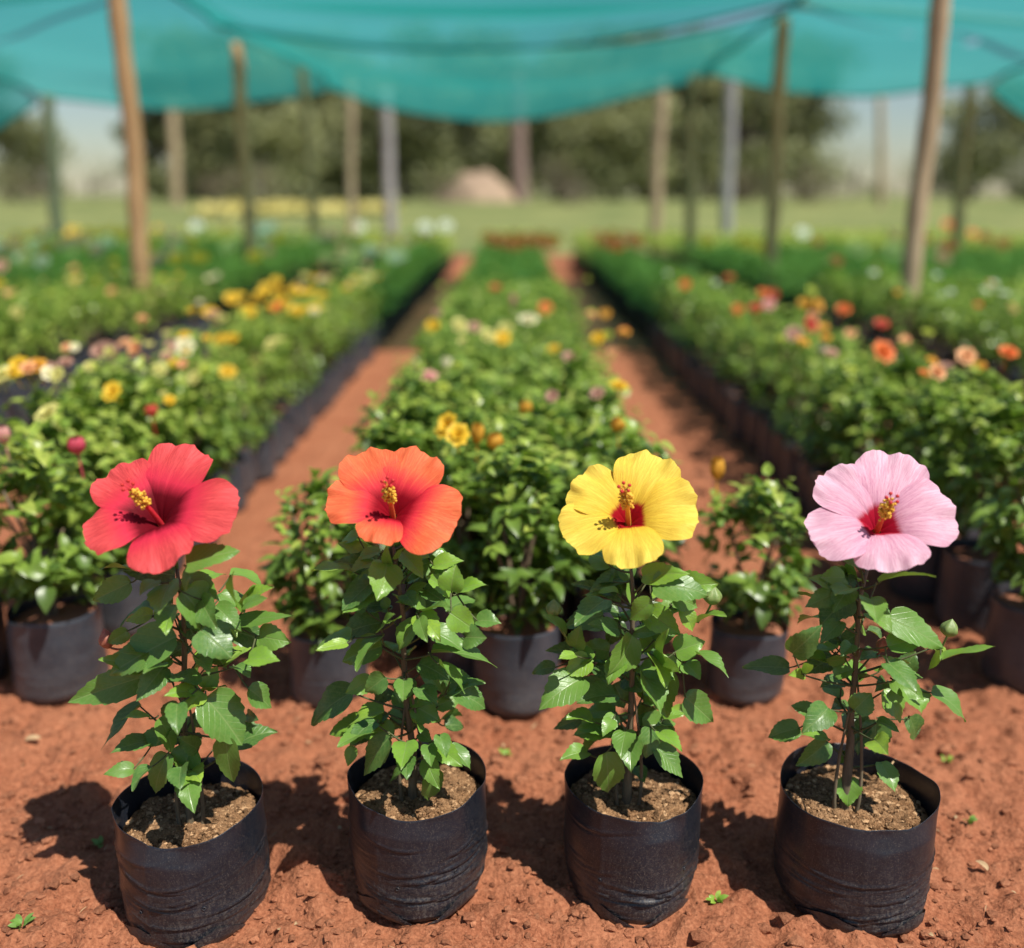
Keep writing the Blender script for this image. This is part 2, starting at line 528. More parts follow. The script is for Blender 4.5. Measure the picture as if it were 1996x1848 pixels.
def net_material():
    m, nt, b, out = mat_new("shade_net")
    o = coord(nt)
    mp = nd(nt, "ShaderNodeMapping", {"Vector": o, "Scale": (.5, 5, 5)})
    n = noise(nt, 1.2, 4, .55, mp.outputs[0])
    col = ramp(nt, n, [(.3, (.006, .165, .15)), (.7, (.011, .225, .205))])
    nt.links.new(col, b.inputs["Base Color"])
    b.inputs["Roughness"].default_value = .55
    t = nd(nt, "ShaderNodeBsdfTranslucent", {0: mixc(nt, .6, col, (.05, .38, .345))})
    m1 = nd(nt, "ShaderNodeMixShader", {0: .70, 1: b.outputs[0], 2: t.outputs[0]})
    tr = nd(nt, "ShaderNodeBsdfTransparent", {0: (.60, 1, .94, 1)})
    m2 = nd(nt, "ShaderNodeMixShader", {0: ramp(nt, n, [(.25, .29), (.75, .37)]), 1: m1.outputs[0], 2: tr.outputs[0]})
    nt.links.new(m2.outputs[0], out.inputs[0])
    return m
M_NET = net_material()
M_HEM = flat_material('net_hem', (.012, .09, .085), .8, (.02, .13, .12))

def crown_material(name, c1, c2, c3):
    m, nt, b, out = mat_new(name)
    lr = nd(nt, "ShaderNodeAttribute", attribute_name="lrand").outputs["Fac"]
    ti = nd(nt, "ShaderNodeAttribute", attribute_name="tint").outputs["Fac"]
    f = math_(nt, 'ADD', math_(nt, 'MULTIPLY', lr, .5), math_(nt, 'MULTIPLY', ti, .5))
    col = ramp(nt, f, [(.15, c1), (.5, c2), (.85, c3)])
    nt.links.new(col, b.inputs["Base Color"])
    b.inputs["Roughness"].default_value = .6
    with_translucent(nt, b, out, col, .3)
    return m
M_CROWN = crown_material("crown_olive", (.12, .135, .065), (.26, .28, .12), (.44, .45, .21))
M_CROWN_D = crown_material("crown_dark", (.10, .115, .058), (.22, .24, .10), (.40, .42, .19))
M_CROWN_T = crown_material("crown_dry", (.12, .10, .06), (.22, .18, .11), (.34, .27, .17))

def field_material(name, c1, c2, sc):
    m, nt, b, out = mat_new(name)
    n = noise(nt, sc, 6, .65, coord(nt))
    nt.links.new(ramp(nt, n, [(.3, c1), (.7, c2)]), b.inputs["Base Color"])
    b.inputs["Roughness"].default_value = .9
    b.inputs["Specular IOR Level"].default_value = .1
    bump(nt, b, n, .8, .1)
    return m
M_FIELD = field_material("field_grass", (.11, .145, .05), (.25, .26, .095), .5)
M_DRY = field_material("dry_earth", (.27, .195, .135), (.40, .29, .20), .8)

# ---------------------------------------------------------------- the ground
BAGS = [(-.398, 1.050, .0890), (-.119, 1.080, .0870), (.155, 1.090, .0870), (.432, 1.067, .0940)]

def axis(lo, hi, step, far, grow):
    a = list(np.arange(lo, hi, step)); s = step
    up = [a[-1]]
    while up[-1] < far:
        s = s * grow; up.append(up[-1] + s)
    return a, up[1:]
a, up = axis(0, 1.0, .0048, 420, 1.10)
xs = np.array([-q for q in reversed(a[1:] + up)] + a + up)
a, up = axis(.62, 2.15, .0048, 600, 1.055)
ys = np.array([-300, -60, -12, -3, -.5, .2, .5] + a + up)
gx, gy = np.meshgrid(xs, ys)
gz = ground_h(gx, gy)
me = new_mesh(np.stack([gx, gy, gz], -1), grid_faces(len(ys) - 1, len(xs) - 1))
tag(link("ground", me, M_GROUND), kind="structure")

# the field beyond the beds, a sheet just above the ground
fx = np.linspace(-90, 90, 90); fy = np.concatenate([np.linspace(15.2, 50, 60), np.linspace(52, 300, 40)])
gx, gy = np.meshgrid(fx, fy)
gz = ground_h(gx, gy) + .02 + .10 * vnoise(gx * .8, gy * .8, 9) * sstep(15.2, 17, gy)
tag(link("grass_field", new_mesh(np.stack([gx, gy, gz], -1), grid_faces(len(fy) - 1, len(fx) - 1)), M_FIELD), kind="structure")

# crumbs of earth lying about on the ground
def clear_of_bags(x, y, pad):
    ok = np.ones(len(x), bool)
    for bx, by, br in BAGS: ok &= (x - bx) ** 2 + (y - by) ** 2 > (br + pad) ** 2
    return ok
n = 30000
cx = RNG.uniform(-1.0, 1.0, n); cy = .68 + 1.75 * RNG.random(n) ** 1.25
dens = vnoise(cx * 7, cy * 7, 21) * .6 + vnoise(cx * 19, cy * 19, 22) * .4
ok = clear_of_bags(cx, cy, -.012) & (RNG.random(n) < sstep(.30, .62, dens))
cx, cy = cx[ok], cy[ok]
cr = .0010 + .0042 * RNG.random(len(cx)) ** 3.0 + .0050 * (RNG.random(len(cx)) > .98)
k_ = 1500
qx, qy = RNG.uniform(-1, 1, k_), .70 + 1.3 * RNG.random(k_)
ok = clear_of_bags(qx, qy, .004)
cx, cy = np.concatenate([cx, qx[ok]]), np.concatenate([cy, qy[ok]])
cr = np.concatenate([cr, .0028 + .0052 * RNG.random(ok.sum()) ** 2.5])
mb = MB()
sc = np.stack([1 + .7 * RNG.random(len(cx)), 1 + .5 * RNG.random(len(cx)), .6 + .3 * RNG.random(len(cx))], 1)
balls(mb, np.stack([cx, cy, ground_h(cx, cy) + cr * .25], 1), cr, 1, sc, .7, grain=.3 + .6 * RNG.random(len(cx)))
tag(link("soil_crumbs", mb.mesh(False), M_CRUMB), "loose red crumbs of earth scattered over the ground between the bags", "soil", kind="stuff")

# straw, bark and leaf flakes among the crumbs
k_ = 170
lx, ly = RNG.uniform(-1, 1, k_), .72 + 1.35 * RNG.random(k_)
ok = clear_of_bags(lx, ly, .01); lx, ly = lx[ok], ly[ok]
k_ = len(lx); an = RNG.random(k_) * 6.28; thin = RNG.random(k_) < .6
mb = MB()
leaves(mb, np.stack([lx, ly, ground_h(lx, ly) + .004], 1), np.stack([np.cos(an), np.sin(an), RNG.normal(size=k_) * .15], 1), RNG.normal(size=(k_, 3)) * .35 + [0, 0, 1],
       np.where(thin, .012 + .016 * RNG.random(k_), .005 + .006 * RNG.random(k_)), np.where(thin, .0011, .0045), .5, 4, 2, 'lance', .1, .4)
tag(link("plant_litter", mb.mesh(), M_STRAW), "dry straw and leaf flakes strewn over the red soil", "litter", kind="stuff")

# ---------------------------------------------------------------- grow bags
def bag_mesh(rad, hgt, seed, hero, soil_z, dips=(), nphi=None):
    rg = np.random.default_rng(seed)
    nphi = nphi or (144 if hero else 44); nt_ = 64 if hero else 18
    ph = np.linspace(0, 2 * np.pi, nphi, endpoint=False)
    t = np.linspace(0, 1, nt_)
    tt, pp = np.meshgrid(t, ph, indexing='ij')
    rim = hgt * (1 + .012 * np.cos(ph * 2 + rg.random() * 6) + .01 * np.cos(ph * 3 + rg.random() * 6))
    for c, wd, am in dips:
        dd = np.angle(np.exp(1j * (ph - c)))
        rim = rim + am * np.exp(-(dd / wd) ** 2)
    prof = np.interp(tt, [0, .02, .06, .14, .3, .6, .85, 1], [.86, .93, .955, .98, 1.0, 1.0, .99, 1.0])
    r = rad * prof
    # square-ish bottom where the gusset is folded under
    sq = np.cos(2 * (pp - .35 - seed * .21)) * .05 * (1 - sstep(0, .4, tt)) + .018 * np.cos(3 * pp + seed)
    r = r * (1 + sq)
    # sagging creases running round the bag
    for _ in range(26 if hero else 12):
        pc = rg.uniform(0, 6.28); tc = rg.uniform(.06, .52) if rg.random() < .85 else rg.uniform(.55, .8)
        sp = rg.uniform(.25, .9); sl = rg.uniform(-.10, .10); am = rg.uniform(.0012, .0036) * (rad / .09)
        dp = np.angle(np.exp(1j * (pp - pc)))
        win = np.exp(-(dp / sp) ** 2)
        s = (tt - tc - sl * dp - .05 * dp * dp) / (.013 if hero else .022)
        r = r + am * win * (s * np.exp(-s * s) * 2.0)
    for c, wd, am in dips:     # the slack rim falls inwards, its skin turned up to the sky
        dp = np.angle(np.exp(1j * (pp - c)))
        r = r + (am * .9 if am < 0 else 0) * np.exp(-(dp / wd) ** 4) * np.clip((tt - .84 + .07 * (dp / wd) ** 2) / .16, 0, 1) * (rad / .09)
    # upright soft folds near the rim
    for _ in range(6):
        pc = rg.uniform(0, 6.28); dp = np.angle(np.exp(1j * (pp - pc)))
        r = r + rg.uniform(-.0022, .0018) * np.exp(-(dp / rg.uniform(.1, .3)) ** 2) * sstep(.55, .95, tt)
    if hero:      # two thin pressed seams down the skin
        for pc in (-1.95 + .2 * math.sin(seed), -1.15 + .2 * math.cos(seed)):
            r = r + .0009 * np.exp(-(np.angle(np.exp(1j * (pp - pc))) / .03) ** 2)
    z = tt * rim[None] + .0015 * np.cos(3 * pp + seed) * (1 - tt)
    x, y = r * np.cos(pp), r * np.sin(pp)
    mb = MB()
    # outside wall, over the rim, inside wall down to below the soil
    outer = np.stack([x, y, z], -1)
    lipr = (r[-1] - .0003); lip = np.stack([lipr * np.cos(ph), lipr * np.sin(ph), rim + .0002], -1)[None]
    inn = []
    for q in np.linspace(0, 1, 6):
        zz = (rim - .001) * (1 - q) + (soil_z - .015) * q
        rr = np.interp(zz / rim, t, r.mean(1) * 0 + 1) * 0 + (r[-1] - .0007) * (1 - .02 * q)
        inn.append(np.stack([rr * np.cos(ph), rr * np.sin(ph), zz], -1))
    allv = np.concatenate([outer, lip, np.array(inn)])
    mb.add(allv.reshape(-1, 3), grid_faces(len(allv) - 1, nphi, True))
    # closed bottom
    c = np.concatenate([outer[0], [[0, 0, .002]]])
    mb.add(c, None, [[(j + 1) % nphi, j, nphi] for j in range(nphi)])
    if hero:   # punched drain holes with a stretched pale lip
        for pc, tc in ((-2.0 + .25 * math.sin(seed * 2), .40 + .04 * math.cos(seed)), (-1.0 + .2 * math.cos(seed * 5), .43 - .04 * math.sin(seed))):
            jj = int((pc % 6.2832) / 6.2832 * nphi) % nphi; ii = int(tc * (nt_ - 1)); c0 = outer[ii, jj]
            rd = np.array([math.cos(ph[jj]), math.sin(ph[jj]), 0]); tg = np.array([-rd[1], rd[0], 0])
            aa = np.linspace(0, 6.2832, 11)
            tube(mb, c0 + rd * .0006 + .0021 * (np.cos(aa)[:, None] * tg + np.sin(aa)[:, None] * np.array([0, 0, 1.0])), .0006, 5)
    if hero:   # turned-up corner flaps of the folded bottom
        for pc, wd in ((-2.15 + .1 * math.sin(seed), .62), (-.95 + .1 * math.cos(seed * 3), .52)):
            k = 9
            tp = np.linspace(-1, 1, k)
            pa = pc + tp * wd
            tri = (1 - np.abs(tp * .96 + .1 * math.sin(seed)) ** 1.3).clip(0, 1)
            rows = []
            for q in np.linspace(0, 1, 5):
                tq = .012 + .17 * q * tri
                rb = rad * np.interp(tq, [0, .02, .06, .14, .3], [.872, .938, .961, .984, 1.0]) * (1 + np.cos(2 * (pa - .35 - seed * .21)) * .05 * (1 - sstep(0, .4, tq)) + .018 * np.cos(3 * pa + seed))
                rb = rb + .0035 - .0015 * q + .002 * np.sin(tp * 3 + seed)
                rows.append(np.stack([rb * np.cos(pa), rb * np.sin(pa), tq * hgt], -1))
            mb.add(np.array(rows).reshape(-1, 3), grid_faces(4, k - 1))
    return mb.mesh()

def soil_mesh(rad, z0, seed, hero):
    nr, nphi = (46, 130) if hero else (8, 26)
    q = np.linspace(0, 1, nr); ph = np.linspace(0, 2 * np.pi, nphi, endpoint=False)
    qq, pp = np.meshgrid(q, ph, indexing='ij')
    x, y = rad * qq * np.cos(pp), rad * qq * np.sin(pp)
    z = z0 + .010 * (vnoise(x * 22 + seed, y * 22, 31) - .5) + .006 * (1 - qq ** 2)
    if hero:
        z = z + .005 * (sstep(.3, .8, vnoise(x * 130 + seed, y * 130, 32)) - .4) + .004 * (vnoise(x * 300, y * 300 + seed, 33) - .5)
    mb = MB()
    mb.add(np.stack([x, y, z], -1).reshape(-1, 3), grid_faces(nr - 1, nphi, True))
    if hero:
        m = 2600
        a, rr = RNG.random(m) * 6.28, rad * .96 * np.sqrt(RNG.random(m))
        px, py = rr * np.cos(a), rr * np.sin(a)
        pz = z0 + .010 * (vnoise(px * 22 + seed, py * 22, 31) - .5) + .006 * (1 - (rr / rad) ** 2) + .001
        balls(mb, np.stack([px, py, pz], 1), .0008 + .0022 * RNG.random(m) ** 3, 1, np.stack([1 + RNG.random(m), 1 + RNG.random(m), .7 + .3 * RNG.random(m)], 1), .8, grain=.04 + .96 * RNG.random(m) ** .8)
    return mb.mesh(not hero)

# ---------------------------------------------------------------- hibiscus flowers
CAMUP = np.array([0, SP, CP]); CAMX = np.array([1, 0, 0])

def petal(name, C, e1, e2, n, th, L, W, htip, mat, parent, twist, seed, reflex):
    rg = np.random.default_rng(seed)
    nu, nv = 26, 34
    v = 1 - (1 - np.linspace(0, 1, nv + 1)) ** 1.5
    u = np.linspace(-1, 1, nu + 1)
    vv, uu = np.meshgrid(v, u, indexing='ij')
    vm = .66
    w = np.where(vv < vm, .16 + .84 * np.sin(np.pi / 2 * np.clip(vv / vm, 0, 1)) ** .92, np.sqrt(np.clip(1 - ((vv - vm) / (1 - vm)) ** 2.5, 0, 1)))
    pr = rg.random(4) * 6.28
    sn = uu * w
    rag = 1 + .012 * np.sin(sn * 9 + pr[0]) + .009 * np.sin(sn * 17 + pr[1]) + .009 * np.sin(sn * 27 + pr[2])
    edge = sstep(.55, 1, vv)
    side = uu * w * W * .5 * (1 + (rag - 1) * edge * 1.3)
    out = .004 + (L - .004) * vv * (1 + (rag - 1) * edge)
    h = htip * (1 - (1 - vv) ** 4.6) - reflex * L * vv ** 5
    h = h + twist * side - .03 * side ** 2 / L
    sn = uu * w
    ruf = sstep(.3, 1, vv) * np.abs(sn) ** 1.5
    edge = sstep(.5, 1, vv)
    h = h + .0075 * ruf * np.sin(vv * 7 + pr[3] + 2 * np.sign(uu)) + .0032 * edge * np.sin(sn * 6 + pr[0]) + .0011 * edge * np.sin(sn * 14 + pr[1])
    h = h - .0016 * np.exp(-(uu / .12) ** 2) * (1 - vv)
    er = math.cos(th) * e1 + math.sin(th) * e2
    es = -math.sin(th) * e1 + math.cos(th) * e2
    P = C + out[..., None] * er + side[..., None] * es + h[..., None] * n
    ang = side / (out + .22 * L) / (W / L)
    uv = np.stack([ang + 3.1 * rg.random(), vv], -1)
    me = new_mesh(P, grid_faces(nv, nu), uv)
    return link(name, me, mat, parent)

def hibiscus_flower(root, Yp, centre, petals, nvec, htip, mats, col_len, base_at, order=1, col_lean=(0, 0)):
    """petals: (tip px, tip py, width px) on the photograph; base_at: top of the stem, in world space"""
    C = at_Y(*centre, Yp)
    n = nrm(nvec)
    e1 = nrm(CAMX - n * (CAMX @ n)); e2 = np.cross(n, e1)
    loc = np.array(root.location)
    fl = bpy.data.objects.new("flower", None); COL.objects.link(fl); fl.parent = root
    Cl = C - loc
    for i, (px, py, wpx) in enumerate(petals):
        r = ray(px, py); pl = C + n * htip
        P = CAM + r * (((pl - CAM) @ n) / (r @ n))
        rel = P - C
        th = math.atan2(rel @ e2, rel @ e1); L = math.hypot(rel @ e1, rel @ e2)
        es = -math.sin(th) * e1 + math.cos(th) * e2
        dep = (P - CAM)[1] * CP - (P - CAM)[2] * SP
        k = math.hypot(es @ CAMX, es @ CAMUP)
        W = wpx * dep / FPX / max(k, .45) * 1.05
        petal("petal", Cl, e1, e2, n, th, L, W, htip, mats[0], fl, .045 * order, 17 * i + int(px), .03)
    # staminal column
    lean = col_lean[0] * e1 + col_lean[1] * e2
    top = Cl + n * col_len + lean
    pts = bez(Cl - n * .002, Cl + n * col_len * .55, top, 14)
    mb = MB(); tube(mb, pts, np.linspace(.0036, .0016, 14), 10)
    link("pistil", mb.mesh(), mats[1], fl)
    mb = MB()
    m = 130
    k = .56 + .42 * RNG.random(m)
    c = np.stack([np.interp(k, np.linspace(0, 1, 14), pts[:, j]) for j in range(3)], 1)
    dirs = nrm(RNG.normal(size=(m, 3)) + .35 * n)
    ends = c + dirs * (.0040 + .0042 * RNG.random((m, 1)))
    for a_, b_ in zip(c, ends): tube(mb, [a_, b_], .00028, 4)
    balls(mb, ends, .0014 + .0006 * RNG.random(m), 1)
    link("stamen", mb.mesh(), M_POLLEN, fl)
    mb = MB()
    ax = nrm(top - pts[-3])
    for q in range(5):
        aa = q * 1.257 + .4
        sd = nrm(e1 * math.cos(aa) + e2 * math.sin(aa))
        en = top + ax * .0100 + sd * .0062
        tube(mb, [top - ax * .001, top + ax * .004 + sd * .0016, en], .0005, 5)
        balls(mb, [en], .0021, 2)
    link("stigma", mb.mesh(), M_STIGMA, fl)
    # calyx and stalk under the flower
    mb = MB()
    a0 = np.arange(5) * 1.257
    leaves(mb, np.repeat((Cl - n * .020)[None], 5, 0), n * .9 + .55 * (np.cos(a0)[:, None] * e1 + np.sin(a0)[:, None] * e2),
           -(np.cos(a0)[:, None] * e1 + np.sin(a0)[:, None] * e2), .030, .014, .5, 5, 2, 'ovate', .05, .1)
    tube(mb, bez(np.array(base_at) - loc, np.array(base_at) - loc + [0, 0, .02], Cl - n * .018, 7), .0024, 8, tint=.4, lrand=.5)
    link("calyx", mb.mesh(), M_SEPAL, fl)
    return C

def bud(root, pos, size, length, mat, frm, axis=(0, 0, 1)):
    loc = np.array(root.location); p = np.array(pos) - loc; ax = nrm(axis)
    e1 = nrm(np.cross(ax, [.3, .9, .1])); e2 = np.cross(ax, e1)
    nv, nu = 14, 25
    v = np.linspace(0, 1, nv); ph = np.linspace(0, 2 * np.pi, nu, endpoint=False)
    vv, pp = np.meshgrid(v, ph, indexing='ij')
    r = size * .5 * np.sin(np.pi * np.clip(vv * .97 + .03, 0, 1) ** .8) * (1 + .10 * np.cos(5 * pp + vv * 1.5))
    P = p + (vv * length)[..., None] * ax + r[..., None] * (np.cos(pp)[..., None] * e1 + np.sin(pp)[..., None] * e2)
    mb = MB(); mb.add(P.reshape(-1, 3), grid_faces(nv - 1, nu, True))
    a0 = np.arange(7) * .8976
    rad = np.cos(a0)[:, None] * e1 + np.sin(a0)[:, None] * e2
    leaves(mb, np.repeat(p[None], 7, 0) + rad * size * .15, ax * .8 + rad * .8, -rad + ax * .3, length * .55, size * .14, .5, 3, 2, 'ovate', .1, .1)
    tube(mb, bez(np.array(frm) - loc, (np.array(frm) - loc) * .4 + p * .6 - [0, 0, .004], p + ax * .002, 6), .0013, 6)
    return link("bud", mb.mesh(), mat, root)

# ---------------------------------------------------------------- the four hibiscus plants
def zoom_px(x0, y0, s):
    return lambda x, y: ((x0 + x / s) * .974609, (y0 + y / s) * .974609)
Z1, Z2 = zoom_px(100, 850, 3.36), zoom_px(100, 1350, 3.385)
Z3, Z6 = zoom_px(560, 860, 2.98), zoom_px(600, 1400, 3.726)
Z4, Z7 = zoom_px(1050, 860, 2.98), zoom_px(1050, 1400, 3.727)
Z5, Z8 = zoom_px(1480, 860, 2.98), zoom_px(1500, 1400, 3.642)
ZS = {Z1: 3.36, Z2: 3.385, Z3: 2.98, Z6: 3.726, Z4: 2.98, Z7: 3.727, Z5: 2.98, Z8: 3.642}

def hero_plant(idx, label, stem_px, leaf_lists, fill, flower_args, buds, dips, seed):
    bx, by, br = BAGS[idx]
    rg = np.random.default_rng(seed)
    soil_z = .119
    root = thing("potted_hibiscus", label, "potted plant", (bx, by, float(ground_h(bx, by)) - .004), "flowering hibiscus in black grow bags along the front")
    loc = np.array(root.location)
    link("grow_bag", bag_mesh(br, .153, seed, True, soil_z, dips), M_BAG, root)
    link("soil", soil_mesh(br * .945, soil_z, seed, True), M_POTSOIL, root)
    # main stem through photograph points
    S = np.array([at_Y(px, py, by + dy) for px, py, dy in stem_px]) - loc
    k = np.linspace(0, len(S) - 1, 28)
    Sp = np.stack([np.interp(k, np.arange(len(S)), S[:, j]) for j in range(3)], 1)
    for _ in range(3): Sp[1:-1] = (Sp[:-2] + 2 * Sp[1:-1] + Sp[2:]) / 4
    Sp[0, 2] = soil_z - .01
    mb = MB()
    tube(mb, Sp, np.interp(np.linspace(0, 1, 28), [0, .25, .6, 1], [.0056, .0038, .0027, .0019]) * (1 + .12 * rg.random(28)), 10)
    # side shoots from the soil
    for dx, fr in ((.012, .45), (-.010, .35)):
        q = int(28 * fr)
        tube(mb, bez(Sp[0] + [dx, -.004, 0], Sp[0] + [dx * 2.2, -.006, .05], Sp[q], 9), np.linspace(.0030, .0012, 9), 8)
    link("stem", mb.mesh(), M_STEM, root)
    O, D, N, L, W, TI = [], [], [], [], [], []
    tw = MB()
    def add_leaf(B, T, w, tint, face=None):
        d = T - B; ln = np.linalg.norm(d)
        f = np.array([.05, -.52, .75]) + rg.normal(size=3) * .30 if face is None else face
        f = f + .22 * nrm(sunv)
        O.append(B); D.append(d / ln); N.append(f); L.append(ln); W.append(w); TI.append(tint)

    for Z, lst in leaf_lists:
        sc = ZS[Z]
        for bx_, by_, tx, ty, wp, ti in lst:
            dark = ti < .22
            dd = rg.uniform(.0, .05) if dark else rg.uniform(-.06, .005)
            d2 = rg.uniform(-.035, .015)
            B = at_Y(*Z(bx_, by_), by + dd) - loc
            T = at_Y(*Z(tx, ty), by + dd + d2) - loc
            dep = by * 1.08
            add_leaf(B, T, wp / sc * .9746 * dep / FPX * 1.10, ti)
    for _ in range(fill):
        h = rg.uniform(.02, .26); q = min(27, int(3 + 24 * h / .27))
        a_ = rg.uniform(0, 6.28); rr = rg.uniform(.012, .062)
        B = Sp[q] + np.array([math.cos(a_) * rr, math.sin(a_) * rr - .004, rg.uniform(-.005, .02)])
        ln = rg.uniform(.026, .055)
        T = B + nrm([math.cos(a_), math.sin(a_), rg.uniform(-.7, .4)]) * ln
        add_leaf(B, T, ln * rg.uniform(.55, .75), rg.choice([.3, .4, .5, .6, .75, .9]), np.array([0, -.3, .8]) + rg.normal(size=3) * .4)
    BO = np.array(O)
    low = BO - np.stack([BO[:, 0] * 0, BO[:, 0] * 0, .018 + .25 * np.abs(BO[:, 0] - Sp[0, 0])], 1)
    dst = np.linalg.norm(low[:, None] - Sp[None], axis=2); q_ = dst.argmin(1); dm = np.linalg.norm(BO - Sp[q_], axis=1)
    placed = []
    for i_ in np.argsort(dm):
        B, dd_ = BO[i_], D[i_]
        A = Sp[q_[i_]]; r0 = .0017
        if placed:
            pj = np.array(placed); dj = np.linalg.norm(BO[pj] - B, axis=1)
            if dj.min() < .55 * dm[i_]: A = BO[pj[dj.argmin()]] - np.array(D[pj[dj.argmin()]]) * .003; r0 = .0011
        tube(tw, bez(A, A * .45 + B * .55 + [0, 0, -.004], B + dd_ * .002, 7), np.linspace(r0, .0009, 7), 6)
        placed.append(i_)
    mb = MB()
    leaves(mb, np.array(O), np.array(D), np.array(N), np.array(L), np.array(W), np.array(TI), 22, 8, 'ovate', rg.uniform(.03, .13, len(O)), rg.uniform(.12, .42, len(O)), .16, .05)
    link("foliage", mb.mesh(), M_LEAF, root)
    link("twig", tw.mesh(), M_TWIG, root)
    hibiscus_flower(root, base_at=Sp[-1] + loc, **flower_args)
    for Z, px, py, sz, ln, mat, fx_, fy_, ax in buds:
        sc = FPX / (by * 1.08) * ZS[Z] / .9746
        bud(root, at_Y(*Z(px, py), by - .01), sz / sc, ln / sc, mat, at_Y(*Z(fx_, fy_), by - .005), ax)
    return root

MP_RED = petal_material("petal_red", (.74, .058, .062), (.82, .115, .112), (.34, .006, .02), (.15, .001, .008), .23, .40, (.70, .025, .07))
MP_ORA = petal_material("petal_orange", (.82, .135, .045), (.90, .22, .085), (.60, .035, .02), (.30, .002, .012), .20, .35, (.70, .018, .05))
MP_YEL = petal_material("petal_yellow", (.84, .58, .045), (.90, .72, .12), (.62, .34, .03), (.38, .004, .012), .16, .22)
MP_PIN = petal_material("petal_pink", (.78, .42, .53), (.84, .57, .66), (.52, .16, .30), (.42, .006, .03), .16, .23)
M_COLR = flat_material("column_red", (.50, .02, .03), .5)
M_COLO = flat_material("column_orange", (.66, .10, .03), .5, (.74, .2, .06))
M_COLY = flat_material("column_yellow", (.74, .28, .03), .5, (.80, .42, .06))

def P(Z, lst): return [(*Z(x, y), w / ZS[Z] * .9746) for x, y, w in lst]

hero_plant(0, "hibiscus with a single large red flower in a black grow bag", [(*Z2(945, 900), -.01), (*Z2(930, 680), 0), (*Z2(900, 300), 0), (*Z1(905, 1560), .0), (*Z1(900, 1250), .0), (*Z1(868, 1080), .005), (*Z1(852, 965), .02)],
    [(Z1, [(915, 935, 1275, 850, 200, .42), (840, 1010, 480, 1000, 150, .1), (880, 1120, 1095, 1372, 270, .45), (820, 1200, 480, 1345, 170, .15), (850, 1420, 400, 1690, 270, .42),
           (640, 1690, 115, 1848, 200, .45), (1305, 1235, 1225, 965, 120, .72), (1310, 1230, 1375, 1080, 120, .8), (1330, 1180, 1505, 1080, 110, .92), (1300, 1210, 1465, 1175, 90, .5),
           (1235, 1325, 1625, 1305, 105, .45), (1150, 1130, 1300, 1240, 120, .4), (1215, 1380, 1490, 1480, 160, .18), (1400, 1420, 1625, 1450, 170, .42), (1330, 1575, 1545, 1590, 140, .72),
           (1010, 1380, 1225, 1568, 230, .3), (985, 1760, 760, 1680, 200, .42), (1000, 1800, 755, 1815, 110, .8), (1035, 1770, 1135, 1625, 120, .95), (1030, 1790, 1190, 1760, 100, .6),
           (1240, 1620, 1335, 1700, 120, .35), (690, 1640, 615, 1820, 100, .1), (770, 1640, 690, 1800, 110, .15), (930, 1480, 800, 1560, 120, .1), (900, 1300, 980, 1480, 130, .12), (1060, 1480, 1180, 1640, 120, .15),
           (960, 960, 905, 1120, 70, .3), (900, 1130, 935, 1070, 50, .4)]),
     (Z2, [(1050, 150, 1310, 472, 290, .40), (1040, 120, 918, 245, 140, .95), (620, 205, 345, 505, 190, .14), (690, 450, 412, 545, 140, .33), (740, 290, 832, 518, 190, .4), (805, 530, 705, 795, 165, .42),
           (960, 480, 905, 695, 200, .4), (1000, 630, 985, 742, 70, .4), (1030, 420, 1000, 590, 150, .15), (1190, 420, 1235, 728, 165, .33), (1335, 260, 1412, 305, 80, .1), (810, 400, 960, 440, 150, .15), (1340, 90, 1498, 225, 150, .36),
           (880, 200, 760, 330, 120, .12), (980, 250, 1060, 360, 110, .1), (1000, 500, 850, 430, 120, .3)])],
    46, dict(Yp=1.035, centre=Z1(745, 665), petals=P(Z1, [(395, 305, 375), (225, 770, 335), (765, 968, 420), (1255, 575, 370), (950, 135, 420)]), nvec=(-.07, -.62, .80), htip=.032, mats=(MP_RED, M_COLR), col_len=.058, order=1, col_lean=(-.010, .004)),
    [(Z1, 395, 1500, 100, 150, M_BUDRED, 520, 1500, (-.1, 0, 1))], [(-1.75, .55, -.010), (-.9, .3, -.004), (1.2, .6, .004)], 3)

